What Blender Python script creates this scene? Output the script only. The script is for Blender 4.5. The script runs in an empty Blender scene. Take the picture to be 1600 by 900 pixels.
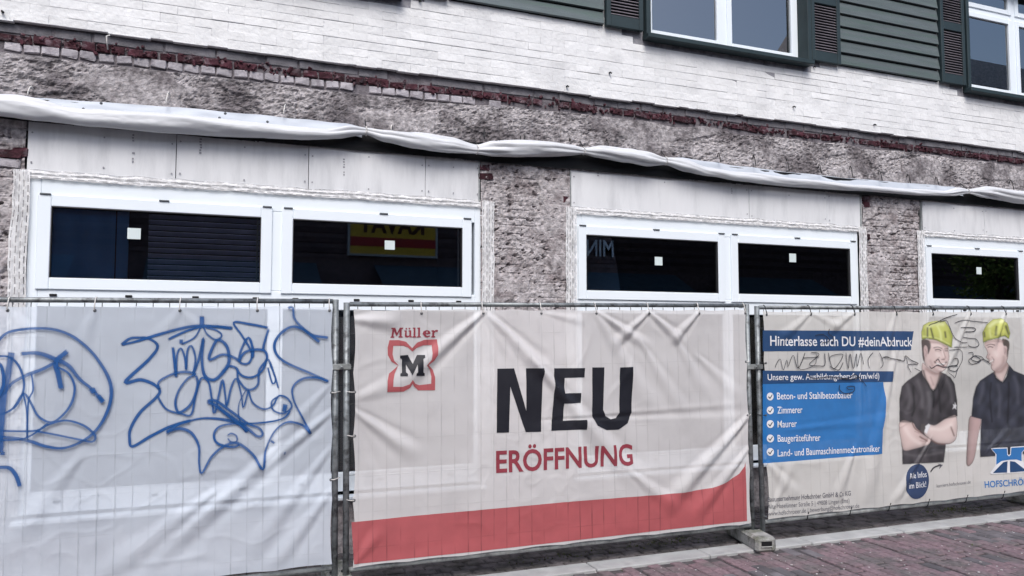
import bpy, bmesh, math, random
from mathutils import Vector, Matrix, noise, Euler
rnd = random.Random(7)
scene = bpy.context.scene
COL = scene.collection

# ---------------------------------------------------------------- camera
FPX = 1200.0                                   # focal length for a 1600 px wide frame
YAW = math.atan2(FPX, 3000.0)
PITCH = math.atan(72.0 / FPX)
CAM = Vector((0.0, -6.5, 1.80))
cd = bpy.data.cameras.new('camera')
cam = bpy.data.objects.new('camera', cd)
COL.objects.link(cam)
cam.location = CAM
cam.rotation_euler = (math.pi / 2 + PITCH, 0, -YAW)
cd.sensor_width = 36.0
cd.lens = FPX / 1600 * 36.0
cd.clip_end = 2000
scene.camera = cam
# ---------------------------------------------------------------- light
SUN_EL, SUN_AZ = math.radians(50), math.radians(196)     # azimuth from +y, clockwise; overcast street
w = bpy.data.worlds.new('World'); scene.world = w; w.use_nodes = True
nt = w.node_tree; bg = nt.nodes['Background']
sky = nt.nodes.new('ShaderNodeTexSky'); sky.sky_type = 'NISHITA'; sky.sun_disc = False
sky.sun_elevation = SUN_EL; sky.sun_rotation = SUN_AZ; sky.air_density = 1.0; sky.dust_density = 3.0
hs = nt.nodes.new('ShaderNodeHueSaturation'); hs.inputs['Saturation'].default_value = 1.15
nt.links.new(sky.outputs[0], hs.inputs['Color']); nt.links.new(hs.outputs[0], bg.inputs[0])
bg.inputs[1].default_value = 0.11
sd = bpy.data.lights.new('sun', 'SUN'); sd.energy = 1.35; sd.angle = math.radians(32); sd.color = (0.985, 0.99, 0.98)
sun = bpy.data.objects.new('sun', sd); COL.objects.link(sun)
sdir = Vector((math.sin(SUN_AZ) * math.cos(SUN_EL), math.cos(SUN_AZ) * math.cos(SUN_EL), math.sin(SUN_EL)))
sun.rotation_euler = (-sdir).to_track_quat('-Z', 'Y').to_euler()
sun.location = sdir * 30
scene.view_settings.view_transform = 'Standard'
scene.view_settings.look = 'None'
scene.view_settings.exposure = 0.86
scene.view_settings.gamma = 1.0
scene.view_settings.use_curve_mapping = False
scene.cycles.transparent_max_bounces = 16
scene.cycles.max_bounces = 8

# ---------------------------------------------------------------- pixel <-> place helpers
_F = Vector((math.sin(YAW) * math.cos(PITCH), math.cos(YAW) * math.cos(PITCH), math.sin(PITCH)))
_R = Vector((math.cos(YAW), -math.sin(YAW), 0)); _U = _R.cross(_F)
def ray(px, py): return _F + _R * ((px - 800) / FPX) - _U * ((py - 450) / FPX)
def at(px, py, y=0.0):
    d = ray(px, py); t = (y - CAM.y) / d.y; p = CAM + d * t
    return p.x, p.z
def proj(p):
    d = Vector(p) - CAM; z = d.dot(_F)
    if z < .1: return (-9999, -9999)
    return 800 + FPX * d.dot(_R) / z, 450 - FPX * d.dot(_U) / z
# the street line runs at a small angle to the facade and climbs a little
S_O = Vector((0.97, -0.98, 0.0)); S_E = Euler((0, -0.0095, -0.040))
S_M = Matrix.Translation(S_O) @ S_E.to_matrix().to_4x4(); S_I = S_M.inverted()
def loc(px, py, yl=0.0):                          # pixel -> (u, w) on the fence plane y_local = yl
    o = S_I @ CAM; d = S_I.to_3x3() @ ray(px, py)
    t = (yl - o.y) / d.y; p = o + d * t
    return p.x, p.z
def gnd(px, py):                                  # pixel -> (u, y_local) on the street surface
    o = S_I @ CAM; d = S_I.to_3x3() @ ray(px, py); t = -o.z / d.z; p = o + d * t
    return p.x, p.y

uM0, uM1 = loc(541, 690)[0], loc(1171, 650)[0]                # post lines of the three fence panels
uL1 = loc(523.5, 690)[0]; uL0 = uL1 - 3.46
uR0 = loc(1187, 650)[0]; uR1 = uR0 + 3.46
# ---------------------------------------------------------------- materials
MATS = {}
def mat(name, col, rough=.75, var=.12, vscale=6., bump=0., bscale=60., col2=None, c2lo=.5, c2hi=.62, c2scale=3., spec=.3, metal=0., alpha=0., rnd_obj=0., detail=6., stretch=None):
    m = bpy.data.materials.new(name); m.use_nodes = True; n = m.node_tree.nodes; l = m.node_tree.links
    b = n['Principled BSDF']; out = n['Material Output']
    b.inputs['Roughness'].default_value = rough; b.inputs['Metallic'].default_value = metal
    b.inputs['Specular IOR Level'].default_value = spec
    geo = n.new('ShaderNodeNewGeometry'); pos = geo.outputs['Position']
    if stretch:
        mp = n.new('ShaderNodeMapping'); mp.inputs['Scale'].default_value = stretch; l.new(pos, mp.inputs['Vector']); pos = mp.outputs[0]
    nz = n.new('ShaderNodeTexNoise'); nz.inputs['Scale'].default_value = vscale; nz.inputs['Detail'].default_value = detail
    l.new(pos, nz.inputs['Vector'])
    mr = n.new('ShaderNodeMapRange'); mr.inputs[1].default_value = .3; mr.inputs[2].default_value = .7
    mr.inputs[3].default_value = 1 - var; mr.inputs[4].default_value = 1 + var; l.new(nz.outputs['Fac'], mr.inputs[0])
    fac = mr.outputs[0]
    if rnd_obj:
        oi = n.new('ShaderNodeObjectInfo'); r2 = n.new('ShaderNodeMapRange'); l.new(oi.outputs['Random'], r2.inputs[0])
        r2.inputs[3].default_value = 1 - rnd_obj; r2.inputs[4].default_value = 1 + rnd_obj
        mu = n.new('ShaderNodeMath'); mu.operation = 'MULTIPLY'; l.new(fac, mu.inputs[0]); l.new(r2.outputs[0], mu.inputs[1]); fac = mu.outputs[0]
    base = n.new('ShaderNodeRGB'); base.outputs[0].default_value = (*col, 1); c = base.outputs[0]
    if col2:
        n2 = n.new('ShaderNodeTexNoise'); n2.inputs['Scale'].default_value = c2scale; n2.inputs['Detail'].default_value = 7.; n2.inputs['Roughness'].default_value = .65
        l.new(pos, n2.inputs['Vector'])
        m2 = n.new('ShaderNodeMapRange'); m2.inputs[1].default_value = c2lo; m2.inputs[2].default_value = c2hi; l.new(n2.outputs['Fac'], m2.inputs[0])
        mx = n.new('ShaderNodeMix'); mx.data_type = 'RGBA'; l.new(m2.outputs[0], mx.inputs[0]); l.new(c, mx.inputs[6]); mx.inputs[7].default_value = (*col2, 1); c = mx.outputs[2]
    vm = n.new('ShaderNodeVectorMath'); vm.operation = 'SCALE'; l.new(c, vm.inputs[0]); l.new(fac, vm.inputs['Scale'])
    l.new(vm.outputs[0], b.inputs['Base Color'])
    if bump:
        n3 = n.new('ShaderNodeTexNoise'); n3.inputs['Scale'].default_value = bscale; n3.inputs['Detail'].default_value = 8.; l.new(pos, n3.inputs['Vector'])
        bp = n.new('ShaderNodeBump'); bp.inputs['Strength'].default_value = bump; bp.inputs['Distance'].default_value = .01
        l.new(n3.outputs['Fac'], bp.inputs['Height']); l.new(bp.outputs[0], b.inputs['Normal'])
    if alpha:
        tr = n.new('ShaderNodeBsdfTransparent'); ms = n.new('ShaderNodeMixShader'); ms.inputs[0].default_value = alpha
        l.new(b.outputs[0], ms.inputs[1]); l.new(tr.outputs[0], ms.inputs[2]); l.new(ms.outputs[0], out.inputs[0])
    MATS[name] = m
    return m
mat('white_brick', (.77, .775, .78), .6, .06, 6, .7, 26, col2=(.66, .665, .675), c2lo=.50, c2hi=.72, c2scale=3.2, rnd_obj=.035)
mat('white_mortar', (.34, .34, .37), .8, .2, 4, .4, 60, col2=(.15, .15, .17), c2lo=.45, c2hi=.65, c2scale=5)
mat('grey_render', (.155, .150, .165), .9, .28, 9, .5, 60, col2=(.08, .078, .09), c2scale=4)
mat('red_brick', (.050, .016, .023), .9, .5, 18, 1.0, 45, col2=(.15, .115, .13), c2lo=.52, c2hi=.66, c2scale=11, rnd_obj=.4)
mat('light_brick', (.37, .35, .375), .85, .16, 12, .5, 60, col2=(.22, .2, .22), c2scale=9, rnd_obj=.2)
mat('joint_mortar', (.17, .155, .17), .95, .35, 14, .8, 50, col2=(.09, .08, .09), c2scale=7)
mat('rough_render', (.365, .342, .350), .95, .45, 30, 1.0, 55, col2=(.15, .135, .142), c2lo=.46, c2hi=.58, c2scale=2.4, detail=14)
mat('pier_render', (.41, .382, .390), .95, .40, 30, 1.0, 55, col2=(.225, .195, .20), c2lo=.47, c2hi=.62, c2scale=4, detail=14)
mat('black_sheet', (.006, .006, .007), .5, .3, 6)
mat('plasterboard', (.70, .71, .73), .85, .035, 3, .06, 30, col2=(.56, .57, .59), c2lo=.48, c2hi=.7, c2scale=2, rnd_obj=.03, stretch=(3, 1, .6))
mat('board_mark', (.30, .30, .33), .9, .2)
mat('pvc', (.80, .86, .91), .35, .015, 3, spec=.45)
mat('pvc_gasket', (.06, .06, .065), .5, .05)  # dark colour of the seal ring round the panes
mat('cap_black', (.012, .012, .014), .5, .05)
mat('cap_grey', (.12, .13, .14), .5, .05)
mat('sticker', (.62, .70, .70), .6, .05)
mat('sash_spacer', (.30, .31, .33), .4, .05)
mat('tarp', (.60, .615, .64), .45, .05, 3, .1, 25, spec=.35)
mat('tarp_flap', (.52, .56, .62), .5, .05, 3, .1, 25)
mat('cord_white', (.62, .60, .58), .8, .1)
mat('wire_dark', (.02, .02, .022), .6, .1)
mat('siding', (.110, .134, .142), .7, .14, 5, .35, 40, col2=(.075, .11, .10), c2lo=.45, c2hi=.7, c2scale=2.5, rnd_obj=.12, stretch=(.6, 1, 7))
mat('dark_green', (.026, .042, .047), .5, .15, 5, .1, 30)
mat('louver', (.17, .155, .175), .6, .2, 6)
mat('galvanised', (.24, .26, .27), .5, .28, 22, .1, 60, metal=.55, col2=(.10, .105, .11), c2scale=12)
mat('galv_light', (.36, .38, .38), .5, .3, 18, .1, 60, metal=.4, col2=(.16, .17, .17), c2scale=9)
mat('concrete_foot', (.30, .30, .29), .9, .25, 12, .7, 60, col2=(.13, .135, .11), c2lo=.46, c2hi=.62, c2scale=8)
mat('kerb_stone', (.37, .375, .375), .85, .16, 10, .4, 60, col2=(.27, .27, .275), c2lo=.5, c2hi=.68, c2scale=5, rnd_obj=.08)
mat('clinker', (.185, .130, .145), .8, .30, 30, .6, 60, col2=(.125, .11, .112), c2lo=.42, c2hi=.62, c2scale=4, rnd_obj=.12)
mat('clinker_dark', (.125, .115, .125), .8, .25, 10, .5, 60, rnd_obj=.3)
mat('paving_joint', (.075, .068, .072), .95, .4, 20, .6, 80)
mat('sett_grey', (.135, .120, .125), .9, .3, 12, .7, 70, col2=(.075, .07, .068), c2lo=.42, c2hi=.6, c2scale=4)
mat('moss', (.085, .10, .035), .95, .4, 20, .5, 80)
mat('pebble', (.45, .43, .43), .9, .3, 10)
mat('asphalt', (.05, .05, .052), .9, .2, 20, .4, 80)
mat('interior', (.055, .06, .085), .9, .2, 2)
mat('slats', (.66, .66, .86), .5, .1, 5)
mat('net_curtain', (.50, .53, .57), .9, .2, 4, stretch=(14, 1, .4))
mat('cladding', (.10, .06, .06), .7, .3, 3, .2, 30)
mat('awning', (.10, .14, .17), .7, .2, 4)
mat('curtain', (.14, .32, .62), .8, .1, 3)
mat('dark_shop_brick', (.16, .11, .11), .8, .3, 8, .3, 40)
mat('roof_tile', (.50, .47, .47), .7, .2, 8)
mat('sign_yellow', (.75, .48, .04), .5, .08)
mat('sign_red', (.45, .03, .03), .5, .08)
mat('sign_frame', (.5, .5, .5), .4, .1)
mat('sign_dark', (.08, .015, .01), .6, .1)
mat('sign_white', (.7, .72, .75), .5, .1)
mat('leaf', (.13, .19, .04), .7, .3, 3, rnd_obj=.2)
mat('bark', (.06, .05, .04), .9, .3, 8)

def tapemat():
    m = mat('seal_tape', (.80, .80, .81), .7, .16, 25, .5, 60, col2=(.62, .62, .63), c2lo=.46, c2hi=.62, c2scale=20)
    n = m.node_tree.nodes; l = m.node_tree.links; b = n['Principled BSDF']
    src = b.inputs['Base Color'].links[0].from_socket
    uv = n.new('ShaderNodeAttribute'); uv.attribute_name = 'tape'
    br = n.new('ShaderNodeTexBrick'); br.inputs['Scale'].default_value = 1.0; br.inputs['Color1'].default_value = (.13, .13, .14, 1); br.inputs['Color2'].default_value = (.55, .55, .55, 1)
    br.inputs['Mortar'].default_value = (1, 1, 1, 1); br.inputs['Mortar Size'].default_value = .012; br.inputs['Brick Width'].default_value = .075; br.inputs['Row Height'].default_value = .030; br.inputs['Bias'].default_value = .1
    l.new(uv.outputs['Vector'], br.inputs['Vector'])
    r = n.new('ShaderNodeMapRange'); r.inputs[1].default_value = .1; r.inputs[2].default_value = 1.; r.inputs[3].default_value = .80; r.inputs[4].default_value = .16; l.new(br.outputs['Color'], r.inputs[0])
    tr = n.new('ShaderNodeBsdfTransparent'); msh = n.new('ShaderNodeMixShader'); l.new(r.outputs[0], msh.inputs[0]); l.new(b.outputs[0], msh.inputs[1]); l.new(tr.outputs[0], msh.inputs[2]); l.new(msh.outputs[0], n['Material Output'].inputs[0])
    mx = n.new('ShaderNodeMix'); mx.data_type = 'RGBA'; mx.blend_type = 'MULTIPLY'; mx.inputs[0].default_value = .35
    l.new(src, mx.inputs[6]); l.new(br.outputs['Color'], mx.inputs[7]); l.new(mx.outputs[2], b.inputs['Base Color'])
tapemat()
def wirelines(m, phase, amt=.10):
    """contact shadow of the fence wires painted into the colour, and a faint pressed-in ridge"""
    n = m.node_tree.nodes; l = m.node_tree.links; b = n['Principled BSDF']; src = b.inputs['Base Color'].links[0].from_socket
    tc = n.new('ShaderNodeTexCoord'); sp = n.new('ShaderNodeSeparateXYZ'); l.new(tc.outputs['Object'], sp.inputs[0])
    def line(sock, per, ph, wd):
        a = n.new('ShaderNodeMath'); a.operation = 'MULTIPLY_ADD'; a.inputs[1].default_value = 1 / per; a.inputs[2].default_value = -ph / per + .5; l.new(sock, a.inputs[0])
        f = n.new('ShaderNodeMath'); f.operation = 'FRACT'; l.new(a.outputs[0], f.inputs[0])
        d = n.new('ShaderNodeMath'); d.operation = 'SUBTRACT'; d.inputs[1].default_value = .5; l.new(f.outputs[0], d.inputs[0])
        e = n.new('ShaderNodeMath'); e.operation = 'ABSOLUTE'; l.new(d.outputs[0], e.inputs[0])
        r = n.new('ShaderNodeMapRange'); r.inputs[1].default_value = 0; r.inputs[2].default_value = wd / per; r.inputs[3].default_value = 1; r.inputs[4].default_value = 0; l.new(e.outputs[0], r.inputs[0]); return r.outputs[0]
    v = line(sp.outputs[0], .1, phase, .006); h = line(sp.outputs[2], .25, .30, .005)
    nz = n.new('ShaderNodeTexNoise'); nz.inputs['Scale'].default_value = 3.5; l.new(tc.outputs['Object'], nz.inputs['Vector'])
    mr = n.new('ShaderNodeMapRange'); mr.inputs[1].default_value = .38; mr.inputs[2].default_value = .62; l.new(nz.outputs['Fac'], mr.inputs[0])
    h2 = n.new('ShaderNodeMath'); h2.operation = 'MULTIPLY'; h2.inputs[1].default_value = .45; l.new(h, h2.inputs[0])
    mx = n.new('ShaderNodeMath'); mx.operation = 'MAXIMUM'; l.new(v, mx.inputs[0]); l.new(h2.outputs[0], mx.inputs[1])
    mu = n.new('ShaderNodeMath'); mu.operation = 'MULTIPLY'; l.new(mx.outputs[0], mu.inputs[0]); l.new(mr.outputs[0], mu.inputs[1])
    k = n.new('ShaderNodeMath'); k.operation = 'MULTIPLY_ADD'; k.inputs[1].default_value = -amt * 2; k.inputs[2].default_value = 1; l.new(mu.outputs[0], k.inputs[0])  # base colour darkened along the wires as their contact shadow
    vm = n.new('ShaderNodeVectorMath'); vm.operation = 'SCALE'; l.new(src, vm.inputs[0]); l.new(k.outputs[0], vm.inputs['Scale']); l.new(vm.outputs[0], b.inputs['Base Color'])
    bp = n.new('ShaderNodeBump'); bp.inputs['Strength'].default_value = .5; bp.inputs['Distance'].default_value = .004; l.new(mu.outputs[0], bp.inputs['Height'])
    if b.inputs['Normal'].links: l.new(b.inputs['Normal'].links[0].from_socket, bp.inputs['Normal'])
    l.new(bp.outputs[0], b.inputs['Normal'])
def bannermat(name, col, alpha, dirt):
    """printed PVC mesh scrim: a woven sheet with tiny holes, lets part of what is behind show"""
    m = mat(name, col, .55, .03, 3, .12, 14, col2=dirt, c2lo=.52, c2hi=.8, c2scale=1.7, spec=.35, alpha=alpha)
    n = m.node_tree.nodes; l = m.node_tree.links
    b = n['Principled BSDF']; ms = [x for x in n if x.type == 'MIX_SHADER'][0]
    tl = n.new('ShaderNodeBsdfTranslucent'); src = b.inputs['Base Color'].links[0].from_socket; l.new(src, tl.inputs[0])
    m2 = n.new('ShaderNodeMixShader'); m2.inputs[0].default_value = .18
    l.new(b.outputs[0], m2.inputs[1]); l.new(tl.outputs[0], m2.inputs[2]); l.new(m2.outputs[0], ms.inputs[1])
bannermat('scrim_left', (.79, .865, .97), .36, (.69, .755, .86))
bannermat('scrim_mid', (.775, .76, .765), .22, (.655, .64, .65))
bannermat('scrim_right', (.76, .75, .725), .22, (.64, .635, .61))
def ink(name, col, alpha=.1): return mat(name, col, .55, .07, 9, .1, 14, spec=.35, alpha=alpha)
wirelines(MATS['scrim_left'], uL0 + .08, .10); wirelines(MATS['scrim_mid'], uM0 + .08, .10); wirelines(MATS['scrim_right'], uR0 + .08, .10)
ink('ink_black', (.009, .010, .017), .05); ink('ink_red', (.43, .095, .105), .14); ink('ink_text_red', (.27, .035, .055)); ink('ink_white', (.74, .75, .78), .05)
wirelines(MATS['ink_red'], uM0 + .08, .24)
ink('ink_navy', (.018, .062, .165)); ink('ink_blue', (.022, .175, .48), .16); ink('ink_grey', (.16, .16, .18))
ink('ink_helmet', (.42, .48, .135), .14); ink('ink_helmet_dark', (.27, .33, .05)); ink('ink_skin', (.54, .42, .42)); ink('ink_skin_dark', (.38, .27, .28)); ink('ink_hair', (.14, .11, .115))
ink('ink_shirt', (.035, .033, .042), .14); ink('ink_shirt_blue', (.02, .024, .042), .14); ink('ink_lip', (.36, .22, .23)); ink('ink_badge', (.03, .055, .13)); ink('ink_skin_light', (.60, .48, .475))
def spraymat(name, col, soft=True):
    m = bpy.data.materials.new(name); m.use_nodes = True; n = m.node_tree.nodes; l = m.node_tree.links
    b = n['Principled BSDF']; b.inputs['Base Color'].default_value = (*col, 1); b.inputs['Roughness'].default_value = .5
    a = n.new('ShaderNodeAttribute'); a.attribute_name = 'fade'
    tr = n.new('ShaderNodeBsdfTransparent'); ms = n.new('ShaderNodeMixShader')
    l.new(a.outputs['Fac'], ms.inputs[0]); l.new(tr.outputs[0], ms.inputs[1]); l.new(b.outputs[0], ms.inputs[2]); l.new(ms.outputs[0], n['Material Output'].inputs[0])
    MATS[name] = m
spraymat('spray_blue', (.003, .075, .27)); spraymat('marker_black', (.02, .02, .028)); spraymat('ink_teeth', (.7, .68, .66)); spraymat('print_soft_dark', (.10, .055, .06)); spraymat('print_soft_light', (.66, .54, .52)); spraymat('print_fold', (.13, .125, .145)); spraymat('print_fold_dark', (.008, .008, .012)); spraymat('print_lime', (.66, .74, .28)); spraymat('print_olive', (.20, .25, .05))
def glassmat(name, tint, refl):
    m = bpy.data.materials.new(name); m.use_nodes = True; n = m.node_tree.nodes; l = m.node_tree.links
    for x in list(n):
        if x.type == 'BSDF_PRINCIPLED': n.remove(x)
    tr = n.new('ShaderNodeBsdfTransparent'); tr.inputs[0].default_value = (*tint, 1)
    gl = n.new('ShaderNodeBsdfGlossy'); gl.inputs['Roughness'].default_value = 0.004
    fr = n.new('ShaderNodeFresnel'); fr.inputs[0].default_value = refl
    ms = n.new('ShaderNodeMixShader'); l.new(fr.outputs[0], ms.inputs[0]); l.new(tr.outputs[0], ms.inputs[1]); l.new(gl.outputs[0], ms.inputs[2]); l.new(ms.outputs[0], n['Material Output'].inputs[0])
    MATS[name] = m
glassmat('glass_dark', (.94, .97, 1.0), 2.0)
glassmat('glass_upper', (.75, .77, .8), 3.6)

# ---------------------------------------------------------------- object helpers
def link(o, parent=None):
    COL.objects.link(o)
    if parent is not None: o.parent = parent
    return o
def obj(name, me, material=None, parent=None, smooth=False):
    if isinstance(me, bmesh.types.BMesh):
        bm = me; me = bpy.data.meshes.new(name); bm.to_mesh(me); bm.free()
    o = bpy.data.objects.new(name, me)
    if material and not me.materials: me.materials.append(MATS[material])
    if smooth:
        for p in me.polygons: p.use_smooth = True
    return link(o, parent)
def empty(name, loc_=(0, 0, 0), rot=(0, 0, 0)):
    o = bpy.data.objects.new(name, None); o.location = loc_; o.rotation_euler = rot; o.empty_display_size = .2
    return link(o)
def tag(o, label=None, cat=None, group=None, kind=None):
    if label: o['label'] = label
    if cat: o['category'] = cat
    if group: o['group'] = group
    if kind: o['kind'] = kind
    return o
def bx(bm, x0, x1, y0, y1, z0, z1, bev=0.):
    vs = [bm.verts.new((x, y, z)) for x in (x0, x1) for y in (y0, y1) for z in (z0, z1)]
    fs = [(0, 1, 3, 2), (4, 6, 7, 5), (0, 4, 5, 1), (2, 3, 7, 6), (0, 2, 6, 4), (1, 5, 7, 3)]
    F = [bm.faces.new([vs[i] for i in f]) for f in fs]
    if bev:
        es = list({e for f in F for e in f.edges})
        bmesh.ops.bevel(bm, geom=es, offset=bev, segments=1, affect='EDGES', profile=.5)
def box(name, x0, x1, y0, y1, z0, z1, material, parent=None, bev=0.):
    bm = bmesh.new(); bx(bm, x0, x1, y0, y1, z0, z1, bev); return obj(name, bm, material, parent)
def tube(bm, pts, r, n=8, closed=False):
    rings = []
    P = [Vector(p) for p in pts]
    for i, p in enumerate(P):
        d = (P[min(i + 1, len(P) - 1)] - P[max(i - 1, 0)]).normalized()
        a = d.orthogonal().normalized() if abs(d.z) < .9 else Vector((1, 0, 0))
        if rings: a = (a0 - d * a0.dot(d)).normalized()
        a0 = a; b = d.cross(a)
        rings.append([bm.verts.new(p + (a * math.cos(t) + b * math.sin(t)) * r) for t in [k * 2 * math.pi / n for k in range(n)]])
    for q, s in zip(rings, rings[1:]):
        for k in range(n): bm.faces.new((q[k], q[(k + 1) % n], s[(k + 1) % n], s[k]))
    bm.faces.new(rings[0][::-1]); bm.faces.new(rings[-1])
def tubeobj(name, pts, r, material, parent=None, n=8):
    bm = bmesh.new(); tube(bm, pts, r, n); return obj(name, bm, material, parent, smooth=True)
def grid(name, nu, nv, fn, material, parent=None, smooth=True, attr=None):
    verts = []; faces = []
    for j in range(nv + 1):
        for i in range(nu + 1): verts.append(fn(i / nu, j / nv))
    for j in range(nv):
        for i in range(nu):
            a = j * (nu + 1) + i; faces.append((a, a + 1, a + nu + 2, a + nu + 1))
    me = bpy.data.meshes.new(name); me.from_pydata(verts, [], faces); me.update()
    if attr:
        at_ = me.attributes.new(attr[0], 'FLOAT_VECTOR', 'POINT'); k = 0
        for j in range(nv + 1):
            for i in range(nu + 1): at_.data[k].vector = attr[1](i / nu, j / nv); k += 1
    return obj(name, me, material, parent, smooth)
def N(x, y, z=0.): return noise.noise(Vector((x, y, z)))
def FBM(x, y, z=0., o=4): return noise.fractal(Vector((x, y, z)), 1.0, 2.1, o)
def sm(a, b, x):
    t = max(0., min(1., (x - a) / (b - a))); return t * t * (3 - 2 * t)
def interp(tab, x):
    if x <= tab[0][0]: return tab[0][1]
    for (x0, y0), (x1, y1) in zip(tab, tab[1:]):
        if x <= x1:
            t = (x - x0) / (x1 - x0); t = t * t * (3 - 2 * t) * .5 + t * .5; return y0 + (y1 - y0) * t
    return tab[-1][1]

# ================================================================ GROUND
def street(o): o.location = S_O; o.rotation_euler = S_E; return o
g = street(grid('ground', 2, 2, lambda a, b: ((a - .5) * 600, (b - .5) * 600, -.09), 'asphalt', smooth=False)); tag(g, kind='structure')
pv = street(box('pavement', -6, 16, -3.2, -.205, -.085, -.012, 'paving_joint')); tag(pv, kind='structure')
# clinker pavers, courses running away from the kerb; the largest in view are pieces, the rest one mass
def brickmesh(name, lx, ly, lz, bev, jit, seed):
    r = random.Random(seed); bm = bmesh.new(); bx(bm, -lx / 2, lx / 2, -ly / 2, ly / 2, -lz / 2, lz / 2, bev)
    for v in bm.verts: v.co += Vector((r.uniform(-jit, jit), r.uniform(-jit, jit), r.uniform(-jit, jit)))
    me = bpy.data.meshes.new(name); bm.to_mesh(me); bm.free(); return me
pav_meshes = [brickmesh('paver', .094, .196, .06, .006, .0012, s) for s in range(5)]
for m_ in pav_meshes: m_.materials.append(MATS['clinker'])
pav_dark = [m_.copy() for m_ in pav_meshes[:2]]
for m_ in pav_dark: m_.materials.clear(); m_.materials.append(MATS['clinker_dark'])
pavs = []
JU = [.62 + .72 * k for k in range(-8, 20)]                         # wider dark joints every seven rows
for iu in range(-50, 150):
    u = .02 + iu * .1 + .026 * math.floor((iu) / 7)
    for iv in range(16):
        v = -.305 - iv * .2 - (.1 if iu % 2 else 0) - (.03 if iv > 2 else 0)
        if v < -3.1: continue
        z = -.03 + rnd.uniform(-.003, .003)
        W = S_M @ Vector((u, v, 0)); px, py = proj(W)
        vis = -30 < px < 1640 and py < 925
        area = 1 / max(.5, (W - CAM).length) ** 3
        pavs.append((vis, area, u, v, z, px, py))
vis = sorted([p for p in pavs if p[0]], key=lambda p: -p[1])
big = vis[:300]; rest = vis[300:] + [p for p in pavs if not p[0]]
def patch(u, v): return FBM(u * .9 + 3, v * 1.3, 5.) > .22
for k, (_, _, u, v, z, px, py) in enumerate(big):
    me = rnd.choice(pav_dark if patch(u, v) else pav_meshes)
    o = bpy.data.objects.new('paver', me); link(o, pv); o.location = (u, v, z); o.rotation_euler = (rnd.uniform(-.01, .01), rnd.uniform(-.012, .012), rnd.uniform(-.015, .015))
bm = bmesh.new()
for (_, _, u, v, z, px, py) in rest: bx(bm, u - .047, u + .047, v - .098, v + .098, z - .03, z + .03)
o = obj('paver', bm, 'clinker', pv); tag(o, kind='stuff')
# pebbles and crumbs on the paving
bm = bmesh.new()
for k in range(620):
    u, v = rnd.uniform(0, 9), rnd.uniform(-1.9, .05); r = rnd.uniform(.002, .008)
    mtx = Matrix.Translation((u, v, .002 + (.004 if v > -.21 else 0))) @ Matrix.Rotation(rnd.uniform(0, 6), 4, 'Z') @ Matrix.Diagonal((r * 1.5, r, r * .6, 1))
    bmesh.ops.create_icosphere(bm, subdivisions=1, radius=1, matrix=mtx)
o = street(obj('gravel_crumbs', bm, 'pebble')); tag(o, 'pale crumbs of mortar and grit scattered over the red paving', 'gravel', kind='stuff')
# kerb
kb = street(box('kerb', -6, 16, -.2, 0.0, -.085, -.05, 'paving_joint')); tag(kb, kind='structure')
kmes = [brickmesh('kerb_stone', .992, .198, .09, .007, .0012, s + 20) for s in range(3)]
for m_ in kmes: m_.materials.append(MATS['kerb_stone'])
for k in range(-5, 15):
    o = bpy.data.objects.new('kerb_stone', kmes[k % 3]); link(o, kb); o.location = (k * 1.0 + .33, -.1, -.037 + rnd.uniform(-.003, .003)); o.rotation_euler = (rnd.uniform(-.008, .008), 0, rnd.uniform(-.002, .002))
# grey strip between kerb and house
st = street(box('path', -6, 16, .003, 1.6, -.085, -.022, 'paving_joint')); tag(st, kind='structure')
bm = bmesh.new()
for iu in range(-30, 90):
    for iv in range(11):
        u = iu * .16 + (.08 if iv % 2 else 0) + rnd.uniform(-.01, .01); v = .06 + iv * .105 + rnd.uniform(-.006, .006); h = rnd.uniform(-.006, .004)
        bx(bm, u - .072, u + .072, v - .045, v + .045, -.06, -.008 + h, .008)
o = obj('sett', bm, 'sett_grey', st); tag(o, kind='stuff')
bm = bmesh.new()                                                     # moss and low weeds in the strip and along the kerb
for cx, cy, n_, s in ((gnd(1040, 846) + (150, .22)), (gnd(1490, 795) + (170, .25)), (gnd(965, 884) + (40, .06)), (gnd(880, 868) + (70, .25)), (gnd(1485, 855) + (59, .13))):
    for k in range(n_):
        u = cx + rnd.gauss(0, s); v = max(.02 if n_ > 60 else -2., cy + rnd.gauss(0, .05)); h = rnd.uniform(.006, .022); a = rnd.uniform(0, 6.3); ww = rnd.uniform(.004, .01)
        p0 = Vector((u, v, -.012)); dx = Vector((math.cos(a), math.sin(a), 0)) * ww; tip = Vector((rnd.gauss(0, .012), rnd.gauss(0, .012), h))
        bm.faces.new([bm.verts.new(p0 - dx), bm.verts.new(p0 + dx), bm.verts.new(p0 + tip)])
o = street(obj('moss', bm, 'moss')); tag(o, 'patches of green moss and weeds between the grey setts under the fence', 'moss', kind='stuff')

# ================================================================ HOUSE FRONT
house = empty('house', (0, 0, 0))
tag(house, 'house front being renovated, white painted brick above, stripped masonry and new white windows below', 'building')
ZW = 4.096; CO = .0715
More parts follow.
